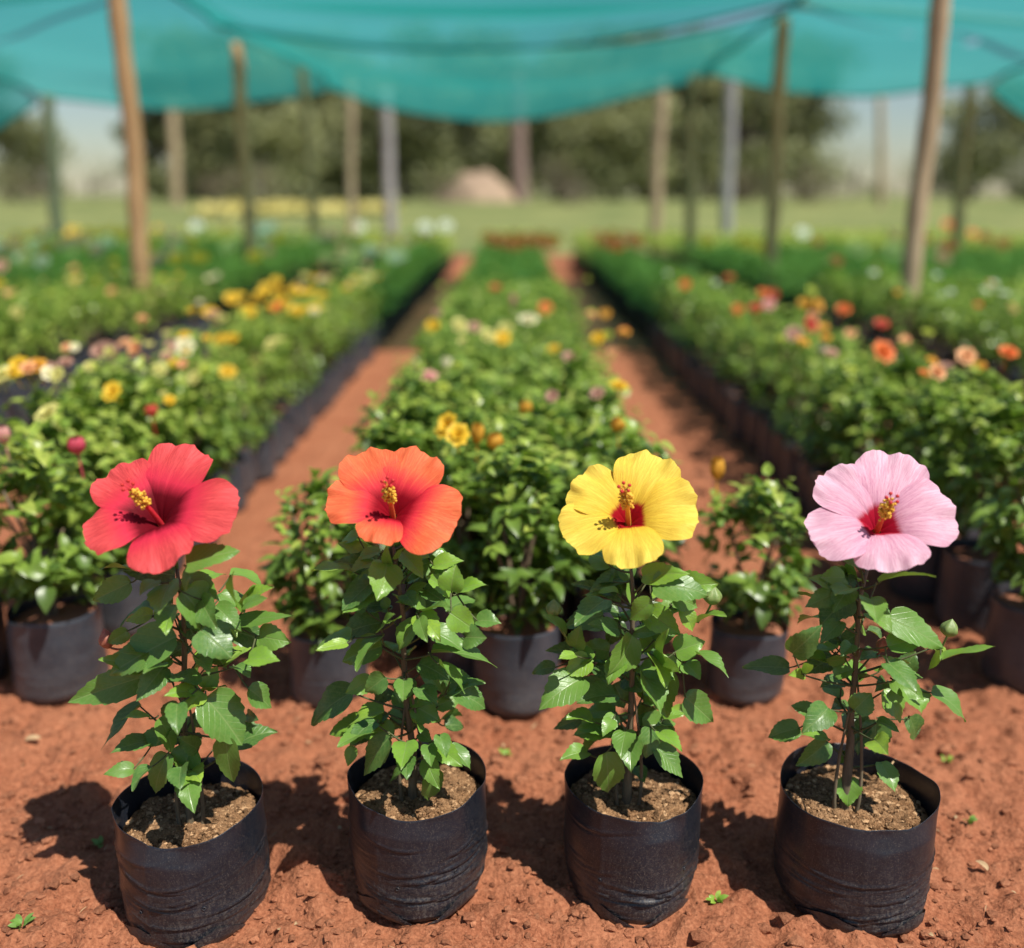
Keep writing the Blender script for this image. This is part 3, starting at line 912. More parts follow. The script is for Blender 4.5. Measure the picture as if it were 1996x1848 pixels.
hero_plant(1, "hibiscus with a single coral orange flower in a black grow bag", [(*Z6(835, 640), -.01), (*Z6(850, 400), 0), (*Z3(760, 1700), 0), (*Z3(735, 1400), 0), (*Z3(740, 1100), .0), (*Z3(710, 950), .0), (*Z3(690, 790), .012), (*Z3(675, 690), .02)],
    [(Z3, [(630, 835, 310, 780, 140, .14), (750, 860, 955, 690, 130, .14), (700, 770, 800, 700, 80, .6), (650, 800, 640, 690, 60, .6), (1020, 975, 862, 868, 130, .72), (1020, 960, 1045, 798, 140, .7), (1060, 965, 1235, 930, 110, .85),
           (870, 1060, 690, 1035, 120, .55), (600, 1190, 692, 1085, 95, .6), (870, 1090, 1012, 1070, 120, .38), (1015, 1090, 1168, 1190, 140, .7), (1170, 1140, 1322, 1150, 110, .38), (1100, 1235, 1232, 1240, 130, .38),
           (835, 1150, 705, 1322, 165, .52), (600, 1150, 360, 1215, 170, .14), (640, 1050, 470, 1060, 130, .12), (430, 1235, 215, 1310, 150, .55), (400, 1270, 215, 1318, 70, .98), (610, 1290, 370, 1385, 170, .4), (900, 1330, 1295, 1425, 205, .42),
           (830, 1440, 965, 1555, 120, .5), (630, 1470, 510, 1570, 120, .3), (765, 1480, 712, 1630, 130, .4), (1035, 1560, 1220, 1672, 160, .38), (435, 1560, 192, 1780, 220, .28), (785, 1640, 955, 1730, 170, .42), (980, 1480, 1040, 1610, 130, .14),
           (640, 1690, 552, 1785, 95, .15), (785, 1640, 650, 1795, 120, .1), (980, 1760, 1098, 1782, 110, .15), (940, 1010, 800, 1130, 120, .1), (860, 950, 980, 1050, 110, .12), (660, 900, 520, 980, 120, .12), (900, 1480, 1040, 1540, 110, .12), (650, 1540, 560, 1640, 110, .12), (1010, 1480, 1135, 1470, 90, .4)]),
     (Z6, [(675, 270, 470, 550, 180, .33), (560, 250, 380, 345, 90, .2), (400, 345, 350, 492, 90, .72), (895, 240, 990, 315, 95, .4), (1040, 255, 1092, 432, 110, .4), (1110, 340, 1260, 530, 140, .4), (960, 335, 965, 505, 110, .45),
           (975, 515, 940, 745, 180, .55), (780, 520, 672, 605, 75, .3), (920, 100, 820, 240, 110, .12)])],
    66, dict(Yp=1.062, centre=Z3(672, 515), petals=P(Z3, [(470, 125, 330), (275, 405, 275), (560, 672, 270), (1045, 575, 420), (865, 125, 340)]), nvec=(.02, -.64, .77), htip=.028, mats=(MP_ORA, M_COLO), col_len=.060, order=1, col_lean=(.0, .0)),
    [], [(-1.7, .7, -.007), (-.5, .25, .006), (-2.8, .3, .004)], 4)

hero_plant(2, "hibiscus with a single bright yellow flower in a black grow bag", [(*Z7(760, 660), -.01), (*Z7(785, 300), 0), (*Z4(630, 1700), 0), (*Z4(640, 1400), 0), (*Z4(640, 1150), .0), (*Z4(645, 950), .0), (*Z4(630, 820), .02)],
    [(Z4, [(600, 875, 388, 962, 130, .1), (700, 870, 982, 840, 115, .75), (760, 930, 1095, 965, 180, .38), (890, 990, 1025, 1065, 120, .5), (760, 1020, 625, 1135, 115, .6), (560, 1090, 245, 1135, 130, .14), (450, 960, 275, 920, 90, .18),
           (480, 960, 565, 1030, 120, .1), (240, 1240, 112, 1115, 110, .5), (300, 1300, 342, 1165, 110, .6), (350, 1335, 125, 1325, 115, .14), (385, 1365, 230, 1455, 130, .92), (300, 1340, 195, 1365, 70, .9), (180, 1415, 42, 1455, 90, .15), (345, 1480, 82, 1672, 200, .42),
           (640, 1225, 492, 1475, 200, .45), (640, 1220, 822, 1205, 120, .4), (835, 1360, 860, 1195, 100, .75), (895, 1320, 1075, 1260, 140, .52), (935, 1060, 1005, 1200, 95, .92), (1030, 1150, 1202, 1105, 130, .7), (1020, 1335, 1218, 1475, 115, .5),
           (950, 1390, 1042, 1490, 120, .5), (850, 1430, 832, 1712, 240, .44), (950, 1590, 1115, 1742, 165, .44), (530, 1510, 600, 1655, 170, .2), (490, 1620, 385, 1695, 105, .2), (395, 1690, 172, 1798, 95, .1), (545, 1750, 540, 1850, 105, .1), (760, 1640, 690, 1765, 140, .1),
           (870, 1800, 755, 1770, 65, .1), (700, 1060, 840, 1150, 130, .12), (560, 1130, 480, 1290, 120, .12), (700, 1300, 790, 1400, 110, .12), (600, 1480, 700, 1560, 120, .12), (420, 1400, 500, 1520, 110, .12)]),
     (Z7, [(575, 265, 438, 405, 130, .4), (605, 385, 595, 695, 215, .45), (690, 185, 650, 335, 130, .1), (930, 205, 882, 432, 165, .28), (965, 345, 1178, 580, 165, .44), (825, 495, 882, 622, 120, .2), (1000, 300, 1102, 335, 60, .1), (950, 230, 1085, 260, 60, .1), (700, 480, 780, 640, 100, .1)])],
    62, dict(Yp=1.072, centre=Z4(615, 555), petals=P(Z4, [(300, 285, 320), (225, 625, 290), (655, 812, 350), (1030, 460, 350), (785, 140, 360)]), nvec=(-.10, -.63, .78), htip=.028, mats=(MP_YEL, M_COLY), col_len=.064, order=1, col_lean=(-.003, 0)),
    [(Z4, 1110, 1040, 110, 120, M_BUD, 1060, 1120, (.1, 0, 1)), (Z4, 170, 1110, 90, 110, M_BUD, 240, 1230, (0, 0, 1))], [(-1.25, .30, -.010), (-2.3, .5, -.003), (-.3, .4, .006)], 5)

hero_plant(3, "hibiscus with a single pale pink flower in a black grow bag", [(*Z8(705, 560), -.01), (*Z8(735, 300), 0), (*Z5(660, 1700), 0), (*Z5(690, 1400), 0), (*Z5(700, 1250), .0), (*Z5(705, 1050), .0), (*Z5(740, 900), .005), (*Z5(760, 830), .02)],
    [(Z5, [(720, 780, 580, 750, 90, .35), (830, 905, 1165, 872, 115, .52), (630, 885, 465, 860, 110, .15), (640, 1010, 490, 1180, 190, .14), (690, 960, 680, 1115, 140, .14), (755, 1050, 895, 1115, 130, .2), (760, 1090, 915, 1205, 130, .48),
           (885, 1120, 1215, 1300, 190, .52), (880, 1290, 1090, 1250, 130, .55), (1195, 1375, 1520, 1298, 135, .65), (1190, 1300, 1118, 1425, 70, .92), (1150, 1290, 1235, 1340, 60, .95), (310, 1330, 482, 1158, 140, .22), (295, 1420, 12, 1415, 135, .2),
           (380, 1460, 285, 1452, 60, .95), (380, 1455, 415, 1400, 50, .9), (555, 1350, 385, 1465, 165, .18), (560, 1465, 685, 1430, 85, .5), (610, 1500, 485, 1545, 120, .15), (715, 1480, 855, 1500, 95, .15), (940, 1485, 848, 1335, 120, .65),
           (965, 1440, 1052, 1320, 120, .15), (950, 1505, 1090, 1480, 130, .5), (680, 1670, 775, 1558, 140, .35), (850, 1550, 950, 1748, 185, .65), (985, 1535, 1085, 1695, 205, .65), (1140, 1560, 1348, 1728, 155, .4), (525, 1655, 380, 1815, 150, .34),
           (610, 1620, 535, 1665, 75, .1), (1010, 1715, 1042, 1845, 140, .15), (640, 860, 660, 960, 80, .15), (700, 1220, 600, 1290, 110, .1), (760, 1190, 860, 1270, 100, .12), (620, 1270, 520, 1250, 90, .1), (800, 1320, 720, 1390, 80, .15), (870, 1500, 800, 1560, 80, .1)]),
     (Z8, [(565, 300, 338, 485, 165, .24), (730, 85, 775, 402, 220, .1), (920, 145, 905, 392, 205, .18), (955, 450, 1052, 675, 155, .4), (715, 560, 716, 778, 175, .6), (1150, 120, 1202, 282, 125, .14), (680, 370, 640, 470, 90, .12)])],
    36, dict(Yp=1.048, centre=Z5(815, 600), petals=P(Z5, [(500, 250, 335), (430, 655, 320), (930, 835, 420), (1285, 475, 350), (930, 130, 385)]), nvec=(-.09, -.63, .78), htip=.028, mats=(MP_PIN, M_COLO), col_len=.056, order=1, col_lean=(.002, 0)),
    [(Z5, 1235, 1230, 100, 115, M_BUD, 1180, 1330, (.15, 0, 1)), (Z5, 840, 1320, 70, 100, M_BUDRED, 800, 1340, (.1, 0, 1))], [(-1.9, .45, -.006), (-1.1, .5, -.008), (-.2, .3, .008)], 8)

# ---------------------------------------------------------------- the beds of small potted shrubs
def shrub_mesh(seed, nleaf, tint0, hd, skirt=-1.15):
    rg = np.random.default_rng(seed)
    mb = MB()
    O, D, N, L, TI = [], [], [], [], []
    ntip = 56 if hd else 38
    tips = []
    for i in range(ntip):
        a = rg.uniform(0, 6.28); e = skirt + (1.45 - skirt) * rg.random() ** .9
        d = np.array([math.cos(a) * math.cos(e), math.sin(a) * math.cos(e), math.sin(e)])
        tips.append(np.array([0, 0, .300]) + d * np.array([.115, .115, .150]) * rg.uniform(.70, 1.06))
    per = max(4, int(nleaf / ntip))
    for tp in tips:
        out = nrm([tp[0] * 4, tp[1] * 4, .35 + max(0, tp[2] - .3) * 4])
        for j in range(per):
            a = j * 2.4 + rg.random(); lift = rg.uniform(-.25, .75)
            e1 = nrm(np.cross(out, [.2, .3, .9])); e2 = np.cross(out, e1)
            d = nrm(out * lift + math.cos(a) * e1 + math.sin(a) * e2)
            back = j / per
            O.append(tp - out * .055 * back + rg.normal(size=3) * .006); D.append(d)
            N.append(out * .7 + np.array([0, -.1, 1.1]) + rg.normal(size=3) * .3)
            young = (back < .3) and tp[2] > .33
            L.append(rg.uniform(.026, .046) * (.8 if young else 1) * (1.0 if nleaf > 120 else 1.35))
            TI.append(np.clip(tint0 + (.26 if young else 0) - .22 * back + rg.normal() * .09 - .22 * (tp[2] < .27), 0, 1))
    L = np.array(L)
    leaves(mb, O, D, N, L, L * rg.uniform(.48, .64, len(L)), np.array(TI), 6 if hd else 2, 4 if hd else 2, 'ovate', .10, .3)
    return mb.mesh()

def shrub_stem_mesh(seed):
    rg = np.random.default_rng(seed); mb = MB()
    for i in range(5):
        a = rg.uniform(0, 6.28)
        tp = np.array([math.cos(a) * .06, math.sin(a) * .06, rg.uniform(.30, .38)])
        tube(mb, bez([.006 * math.cos(a), .006 * math.sin(a), .12], [.01 * math.cos(a), .01 * math.sin(a), .24], tp, 5), np.linspace(.005, .002, 5), 6)
    return mb.mesh()

def bloom_mesh(seed, kind):
    rg = np.random.default_rng(seed); mb = MB()
    if kind == 'bud':
        a0 = np.arange(10) * 1.7
        rad = np.stack([np.cos(a0), np.sin(a0), a0 * 0], 1)
        leaves(mb, rad * .004, rad * .16 + [0, 0, 1], rad, .042, .020, .5, 5, 2, 'lance', .22, -.3)
        tube(mb, [[0, 0, -.06], [0, 0, -.03], [0, 0, .004]], .002, 5)
    else:
        for ring, (k, el, ln) in enumerate(((7, .35, .036), (6, .85, .029), (4, 1.25, .020))):
            a0 = np.arange(k) * 6.283 / k + ring + rg.normal(size=k) * .1
            rad = np.stack([np.cos(a0), np.sin(a0), a0 * 0], 1)
            leaves(mb, rad * .003, rad * math.cos(el) + [0, 0, math.sin(el)], -rad * math.sin(el) + [0, 0, math.cos(el)], ln, ln * .92, .5, 4, 4, 'lance', .12, .25)
        tube(mb, [[0, 0, -.06], [0, 0, -.03], [0, 0, .004]], .002, 5)
    return mb.mesh()

# beds: name for labels, columns x, first row, last row, leaf tint, bag height scale
def cols(a, b, n): return list(np.linspace(a, b, n))
BEDS = [
    ('mid', "middle bed", cols(-.23, .19, 4), 1.66, 13.0, .50),
    ('in', "narrow bed behind red hibiscus", cols(-.96, -.83, 2), 1.60, 13.2, .58),
    ('out', "second bed beyond red hibiscus", cols(-2.12, -1.74, 3), 2.3, 13.2, .56),
    ('far', "outer bed beyond red hibiscus", cols(-4.3, -2.72, 8), 5.2, 13.6, .34),
    ('rin', "narrow bed behind pink hibiscus", cols(.88, 1.05, 2), 1.62, 13.2, .50),
    ('rout', "broad bed beyond pink hibiscus", cols(1.70, 3.05, 7), 2.5, 13.2, .46),
    ('rfar', "outer bed beyond pink hibiscus", cols(3.55, 6.2, 12), 5.0, 13.8, .52),
]
FRONT = {  # the plants standing loose at the front of the beds, set by their bags in the photograph (px of bag base centre, base py, scale)
    'mid': [(646, 1350, .90, "small shrub in a dusty bag between the red and orange hibiscus, by the path"),
            (1008, 1362, 1.0, "shrub with an orange bud in a dusty bag between the orange and yellow hibiscus"),
            (1450, 1345, .90, "round shrub in a dusty bag between the yellow and pink hibiscus, by the path")],
    'in': [(124, 1338, 1.05, "lime green shrub in a dusty bag just behind the red hibiscus"),
           (-66, 1322, 1.05, "lime green shrub in a dusty bag cut by the frame edge beside the red hibiscus"),
           (262, 1215, 1.02, "shrub in a dusty bag half hidden behind the red flower")],
    'rin': [(1998, 1325, 1.05, "dark bagged shrub at the frame edge beside the pink hibiscus"),
            (1900, 1215, 1.05, "dark bagged shrub in shade behind the pink flower, by its neighbour at the edge"),
            (1800, 1160, 1.0, "dark bagged shrub in shade right under the pink flower's petals")],
}
POSTS_AT = [(-1.86, 4.95), (-1.88, 7.2), (-1.88, 9.4), (-1.89, 11.8), (1.80, 4.5), (1.77, 6.75), (1.76, 9.6), (-4.11, 9.1), (4.07, 9.1), (1.81, 12.6), (2.70, 12.6)]
spots = []   # (x, y, scale, bed index, label)
for bi, (key, nm, xs_, y0, y1, ti) in enumerate(BEDS):
    rg = np.random.default_rng(100 + bi)
    fr = FRONT.get(key, [])
    yfr = 0
    for px, py, s, lab in fr:
        g = at_z(px, py, 0.0)
        spots.append((g[0], g[1], s, bi, lab)); yfr = max(yfr, g[1])
    for k, x in enumerate(xs_):
        y = y0 + .05 * (k % 2)
        while y < y1:
            jx, jy = rg.normal() * .012, rg.normal() * .012
            s = rg.uniform(.93, 1.07)
            free = all((x - a[0]) ** 2 + (y - a[1]) ** 2 > .15 ** 2 for a in spots if a[4])
            if free and all((x + jx - a) ** 2 + (y + jy - b) ** 2 > .10 ** 2 for a, b in POSTS_AT):
                spots.append((x + jx, y + jy, s, bi, None))
            y += .17
def in_frame(s):
    d = s[1] * CP + (CAM_H - .3) * SP
    px = CX + s[0] / d * FPX
    return -230 < px < 2200
spots = [s for s in spots if in_frame(s)]
spots.sort(key=lambda s: (s[4] is None, math.hypot(s[0], s[1])))
N_IND = 300
ind, rest = spots[:N_IND], spots[N_IND:]

TCL = {'mid': 0.64, 'in': 0.80, 'out': 0.76, 'far': 0.48, 'rin': 0.64, 'rout': 0.64, 'rfar': 0.74}
SK = {'mid': -1.15, 'in': -1.15, 'out': -.05, 'far': -.4, 'rin': -.9, 'rout': -.05, 'rfar': -.4}
FOL = {}
for key, t0 in TCL.items():
    FOL[key] = ([shrub_mesh(hash_ + 40, 520, t0, True, SK[key]) for hash_ in range(3)], [shrub_mesh(h + 60, 240, t0, False, SK[key]) for h in range(4)])
STEMS = [shrub_stem_mesh(i) for i in range(3)]
BAGM = [bag_mesh(.075, .150, 20 + i, False, .128, ((-1.5, .6, -.006),)) for i in range(3)]
SOILM = [soil_mesh(.072, .128, 5 + i, False) for i in range(2)]
BLOOMM = {'bloom': [bloom_mesh(i, 'bloom') for i in range(3)], 'bud': [bloom_mesh(9, 'bud')]}
for lst in (STEMS,):
    for m_ in lst: m_.materials.append(M_BEDSTEM)
for m_ in BAGM: m_.materials.append(M_BEDBAG)
for m_ in SOILM: m_.materials.append(M_BEDSOIL)
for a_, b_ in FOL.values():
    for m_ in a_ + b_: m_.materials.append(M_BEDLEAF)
BLOOM_C = {}
def bloom_data(kind, colr, i):
    k = (kind, colr, i)
    if k not in BLOOM_C:
        m_ = BLOOMM[kind][i].copy(); m_.materials.clear(); m_.materials.append(M_BLOOM[colr]); BLOOM_C[k] = m_
    return BLOOM_C[k]

# flowers of the beds: px, py, colour, size, kind
FLOWERS = []
def fl(colr, size, kind, *pts):
    for p in pts: FLOWERS.append((p[0], p[1], colr, size, kind))
fl('yellow', .9, 'bloom', (610, 600), (490, 632), (550, 612), (590, 630), (630, 606), (540, 580), (575, 596), (715, 620), (690, 606), (410, 648), (455, 640), (470, 618), (500, 605), (520, 590), (545, 598), (562, 618), (530, 628), (595, 600), (615, 622), (650, 610), (680, 625), (702, 632), (420, 655), (482, 642), (432, 668), (452, 668), (640, 622), (578, 640), (665, 642), (512, 615))
fl('yellow', .85, 'bloom', (50, 800), (225, 808), (470, 778), (492, 776), (845, 680), (1203, 792), (875, 878), (893, 892), (1080, 685), (980, 690), (1165, 725))
fl('gold', .8, 'bloom', (85, 808), (148, 940), (1560, 702), (1565, 630), (1590, 636))
fl('gold', 1.0, 'bud', (905, 1000), (1015, 1055), (1400, 892), (1025, 812), (1205, 850), (930, 860), (965, 870))
fl('orange', 1.15, 'bloom', (622, 655), (1063, 608), (1715, 727))
fl('orange', .9, 'bloom', (545, 640), (1275, 572), (1245, 580), (1335, 577), (1485, 605), (1365, 628), (1955, 755), (1640, 640), (1437, 615))
fl('red', .95, 'bloom', (965, 600), (1420, 570), (1505, 595), (1470, 655), (1575, 668), (1715, 655))
fl('red', .9, 'bud', (297, 812), (1725, 828), (1805, 882), (310, 872))
fl('magenta', 1.0, 'bud', (155, 905))
fl('pink', .8, 'bloom', (245, 610), (835, 755), (1495, 648))
fl('pink', .9, 'bud', (15, 895), (1000, 618))
fl('dusky pink', .85, 'bloom', (370, 572), (110, 540), (108, 680), (210, 710), (205, 765), (25, 845), (1110, 720), (925, 655), (355, 490), (405, 492), (1905, 705), (430, 838), (570, 825), (1545, 680))
fl('cream', 1.1, 'bloom', (750, 610), (362, 697), (1030, 660), (523, 555))
fl('cream', 1.0, 'bud', (470, 735), (425, 805), (870, 718), (1600, 690))
fl('pale yellow', .95, 'bloom', (620, 725), (550, 710), (950, 685), (895, 680), (985, 652), (1480, 540), (1610, 545), (1670, 510), (1740, 515), (100, 845), (640, 525), (660, 540), (690, 530), (720, 545), (745, 540), (770, 525), (800, 530), (830, 540), (760, 555), (700, 556))
fl('peach', .75, 'bloom', (1815, 790), (1872, 775), (250, 705))
fl('white', .9, 'bloom', (1830, 585), (1935, 570), (1700, 560), (385, 456), (505, 462), (530, 460), (555, 462), (580, 464), (700, 458), (740, 460), (780, 455), (830, 458), (870, 455), (910, 456))
fl('orange', .9, 'bloom', *[(960 + 22 * i, 488 + 5 * (i % 3)) for i in range(7)], *[(1110 + 18 * i, 482 + 9 * (i % 3)) for i in range(8)])
fl('gold', .9, 'bloom', *[(950 + 26 * i, 480 + 6 * (i % 2)) for i in range(6)], *[(1120 + 24 * i, 476 + 6 * (i % 3)) for i in range(7)])
fl('yellow', .9, 'bloom', *[(1310 + 22 * i, 492 + 8 * (i % 3)) for i in range(9)], *[(5 + 16 * i, 478 + 3 * (i % 3)) for i in range(5)], *[(145 + 24 * i, 470 + 4 * (i % 3)) for i in range(6)])
fl('pink', .9, 'bloom', (800, 437), (815, 440), (1160, 438), (1180, 440), (1205, 441), (990, 440), (1010, 438), (1030, 442), (85, 478), (105, 480))
fl('orange', .8, 'bloom', (1845, 452), (1940, 450))
rgf = np.random.default_rng(55)
for _ in range(330):     # and the many small yellow, cream and pink ones on the beds behind the red hibiscus
    yy_ = 470 + 350 * rgf.random() ** 1.1
    if _ % 2: yy_ = rgf.uniform(458, 580)
    FLOWERS.append((rgf.uniform(0, max(60, 845 - (yy_ - 530) * .745)), yy_, rgf.choice(['yellow', 'pale yellow', 'cream', 'dusky pink', 'pale yellow', 'yellow', 'peach']), rgf.uniform(.4, .8), 'bloom'))
for _ in range(60):
    FLOWERS.append((rgf.uniform(1120, 1990), rgf.uniform(470, 760), rgf.choice(['orange', 'gold', 'orange', 'peach', 'white']), rgf.uniform(.5, .8), 'bloom'))
for _ in range(40):      # small half-open buds here and there
    FLOWERS.append((rgf.uniform(0, 1996), rgf.uniform(500, 840), rgf.choice(['lime', 'pale yellow', 'dusky pink', 'lime']), rgf.uniform(.4, .7), 'bloom'))

ipos = np.array([[s[0], s[1]] for s in ind]); rpos = np.array([[s[0], s[1]] for s in rest])
own = {}
stray = []
for px, py, colr, size, kind in FLOWERS:
    p = at_z(px, py, .43)
    di = np.hypot(ipos[:, 0] - p[0], ipos[:, 1] - p[1]); dr = np.hypot(rpos[:, 0] - p[0], rpos[:, 1] - p[1])
    if di.min() < .15 and di.min() <= dr.min(): own.setdefault(int(di.argmin()), []).append((p, colr, size, kind))
    elif dr.min() < .17 and di.min() > .13: stray.append((p, colr, size, kind))

COUNT = {1: "one", 2: "two", 3: "three", 4: "four"}
def band(y):
    return "front rows" if y < 2.4 else "near rows" if y < 3.4 else "middle rows" if y < 4.6 else "distant rows"
rgp = np.random.default_rng(77)
def copy_part(me, name, root):
    o = bpy.data.objects.new(name, me); COL.objects.link(o); o.parent = root
    return o
for i, (x, y, s, bi, lab) in enumerate(ind):
    key, bname = BEDS[bi][0], BEDS[bi][1]
    mine = own.get(i, [])
    hd = y < 2.6
    grp = None
    if lab is None:
        if mine:
            cs = sorted({c for _, c, _, _ in mine})
            nb = len(mine)
            what = f"{COUNT.get(nb, 'many')} {' and '.join(cs[:2]).replace('dusky pink', 'dusky').replace('pale yellow', 'lemon')} {'bloom' if nb == 1 else 'blooms'}"
            lab = f"shrub with {what}, {band(y)} of {bname}".replace("the red hibiscus", "red hibiscus").replace("the pink hibiscus", "pink hibiscus")
            grp = lab.replace("shrub with", "shrubs with")
        else:
            lab = f"bloomless shrub in {band(y)} of {bname}"
            grp = lab.replace("shrub", "shrubs")
    root = thing("potted_shrub", lab, "potted plant", (x, y, 0.0), grp)
    root.scale = (s, s, s * rgp.uniform(.96, 1.05) ); root.rotation_euler = (0, 0, rgp.uniform(0, 6.28))
    fol = FOL[key][0 if hd else 1]
    tall = {'out': 1.65, 'rout': 1.45}.get(key, 1.0)
    copy_part(BAGM[i % 3], "grow_bag", root).scale = (1, 1, tall)
    copy_part(SOILM[i % 2], "soil", root).scale = (1, 1, tall)
    copy_part(STEMS[i % 3], "stem", root).location = (0, 0, .05 * (tall > 1))
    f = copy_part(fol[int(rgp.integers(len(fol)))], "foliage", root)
    f.location = (0, 0, .03 * (tall > 1))
    for p, colr, size, kind in mine:
        o = copy_part(bloom_data(kind, colr, int(rgp.integers(len(BLOOMM[kind])))), "flower" if kind == 'bloom' else "bud", root)
        a = -root.rotation_euler[2]
        dx, dy = p[0] - x, p[1] - y
        zb = -.045 if kind == 'bud' else 0.0
        o.location = ((dx * math.cos(a) - dy * math.sin(a)) / s, (dx * math.sin(a) + dy * math.cos(a)) / s, .435 + .05 * math.sqrt(max(0, 1 - (dx * dx + dy * dy) / .03)) + zb)
        k = size * .84 / s
        o.scale = (k * rgp.uniform(.75, 1.05), k * rgp.uniform(.75, 1.05), k * rgp.uniform(.8, 1.3))
        tl = rgp.uniform(.2, 1.0)
        o.rotation_euler = (tl if kind == 'bloom' else .1, 0, a + rgp.uniform(-.5, .5))

# every farther shrub: one mass
def arr(me):
    V = np.empty(len(me.vertices) * 3, np.float32); me.vertices.foreach_get('co', V)
    n_ = len(me.polygons); Lp = np.empty(len(me.loops), np.int32); me.loops.foreach_get('vertex_index', Lp)
    T_ = np.empty(len(me.vertices), np.float32); me.attributes['tint'].data.foreach_get('value', T_)
    return V.reshape(-1, 3), Lp.reshape(-1, 4), T_
LOW = {k: [arr(shrub_mesh(h + 80, 130, min(.86, t0 + .34), False, SK[k])) for h in range(3)] for k, t0 in TCL.items()}  # far leaf colour lightened to offset the shade under the net
mb = MB()
q = np.linspace(0, 2 * np.pi, 8, endpoint=False)
bagv = np.concatenate([np.stack([.074 * np.cos(q), .074 * np.sin(q), q * 0 + zz], 1) for zz in (0, .15)])
bagf = grid_faces(1, 8, True)
bmb = MB()
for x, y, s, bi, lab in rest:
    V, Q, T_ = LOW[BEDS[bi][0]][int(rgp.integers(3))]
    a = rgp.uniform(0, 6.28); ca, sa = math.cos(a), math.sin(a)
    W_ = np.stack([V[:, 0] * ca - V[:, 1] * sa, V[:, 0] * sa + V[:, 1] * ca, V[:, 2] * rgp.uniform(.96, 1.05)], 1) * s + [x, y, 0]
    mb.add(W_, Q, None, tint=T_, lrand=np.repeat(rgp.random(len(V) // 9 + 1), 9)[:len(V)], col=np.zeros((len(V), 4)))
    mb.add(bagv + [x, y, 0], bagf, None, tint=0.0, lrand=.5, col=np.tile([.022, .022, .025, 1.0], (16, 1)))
for p, colr, size, kind in stray:
    me = bloom_data(kind, colr, 0)
    V = np.empty(len(me.vertices) * 3, np.float32); me.vertices.foreach_get('co', V); V = V.reshape(-1, 3)
    Lp = [list(f.vertices) for f in me.polygons]
    Q = [f for f in Lp if len(f) == 4]
    c = np.array(BLOOM[colr]).mean(0)
    mb.add(np.stack([V[:, 0], V[:, 1] * .64 - V[:, 2] * .77, V[:, 1] * .77 + V[:, 2] * .64], 1) * size * (1.9 + .09 * (p[1] - 5)) + [p[0], p[1], .505], Q, None, tint=.5, lrand=.5, col=np.tile([*c, 1.0], (len(V), 1)))
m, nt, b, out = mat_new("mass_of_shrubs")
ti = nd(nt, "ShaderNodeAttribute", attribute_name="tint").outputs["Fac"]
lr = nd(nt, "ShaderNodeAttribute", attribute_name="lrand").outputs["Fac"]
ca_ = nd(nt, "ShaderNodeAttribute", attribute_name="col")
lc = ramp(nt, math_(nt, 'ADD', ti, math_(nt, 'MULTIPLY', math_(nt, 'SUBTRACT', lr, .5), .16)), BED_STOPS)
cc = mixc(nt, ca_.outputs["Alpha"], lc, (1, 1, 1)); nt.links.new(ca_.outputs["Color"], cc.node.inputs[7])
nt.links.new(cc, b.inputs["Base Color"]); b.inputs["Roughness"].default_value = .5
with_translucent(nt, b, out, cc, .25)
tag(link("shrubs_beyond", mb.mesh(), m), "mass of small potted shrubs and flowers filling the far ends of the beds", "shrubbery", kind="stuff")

# ---------------------------------------------------------------- posts
def post(name, label, foot, top, r0, r1, mat, group, seed, cat="post"):
    rg = np.random.default_rng(seed)
    foot, top = np.array(foot, float), np.array(top, float)
    t = np.linspace(0, 1, 26)[:, None]
    bend = rg.normal(size=3) * .02; bend[2] = 0
    pts = foot + (top - foot) * t + bend * np.sin(t * np.pi) + .006 * np.stack([np.sin(t[:, 0] * 13 + seed), np.cos(t[:, 0] * 11), t[:, 0] * 0], 1)
    rad = np.linspace(r0, r1, 26) * (1 + .05 * np.sin(np.arange(26) * 1.9 + seed)) + .003 * (np.arange(26) % 5 == 0)
    mb = MB(); tube(mb, pts - foot, rad, 14)
    o = link(name, mb.mesh(), mat, None, foot)
    return tag(o, label, cat, group)

G_POST = "wooden posts holding up the shade net"
def vp(px_top, py_top, x, Y):   # the top of a post whose foot stands at x, Y: leaning as in the photograph
    p = at_Y(px_top, py_top, Y); return p
SIDE_R, SIDE_P = "on the red hibiscus side", "on the pink hibiscus side"
post("wooden_post", "thick brown wooden post rising out of the beds " + SIDE_R, (-1.86, 4.95, 0), at_Y(216, -150, 4.95), .046, .040, M_POLE, G_POST, 1)
post("wooden_post", "brown post whose top meets the net edge, second along " + SIDE_R, (-1.88, 7.2, 0), at_Y(461, 84, 7.2), .046, .040, M_POLE, G_POST, 2)
post("wooden_post", "brown post third along under the net " + SIDE_R, (-1.88, 9.4, 0), at_Y(588, 135, 9.4), .046, .040, M_POLE, G_POST, 3)
post("wooden_post", "pale brown post beside the thin grey pole " + SIDE_R, (-1.89, 11.8, 0), at_Y(684, 165, 11.8), .050, .045, M_POLE_B, G_POST, 4)
post("wooden_post", "short pale post at the net's outer corner " + SIDE_R, (-4.11, 9.1, 0), at_Y(95, 186, 9.1), .055, .050, M_POLE_B, G_POST, 5)
post("wooden_post", "leaning brown post cutting the net top to bottom " + SIDE_P, (1.80, 4.5, 0), at_Y(1850, -140, 4.5), .045, .040, M_POLE_B, G_POST, 6)
post("wooden_post", "golden brown post rising to the net's corner " + SIDE_P, (1.77, 6.75, 0), at_Y(1526, 36, 6.75), .046, .042, M_POLE, G_POST, 7)
post("wooden_post", "brown post where two net sheets meet " + SIDE_P, (1.76, 9.6, 0), at_Y(1352, 148, 9.6), .052, .048, M_POLE, G_POST, 8)
post("wooden_post", "faded brown post near the outer end of the net " + SIDE_P, (4.07, 9.1, 0), at_Y(1892, 168, 9.1), .052, .048, M_POLE, G_POST, 9)
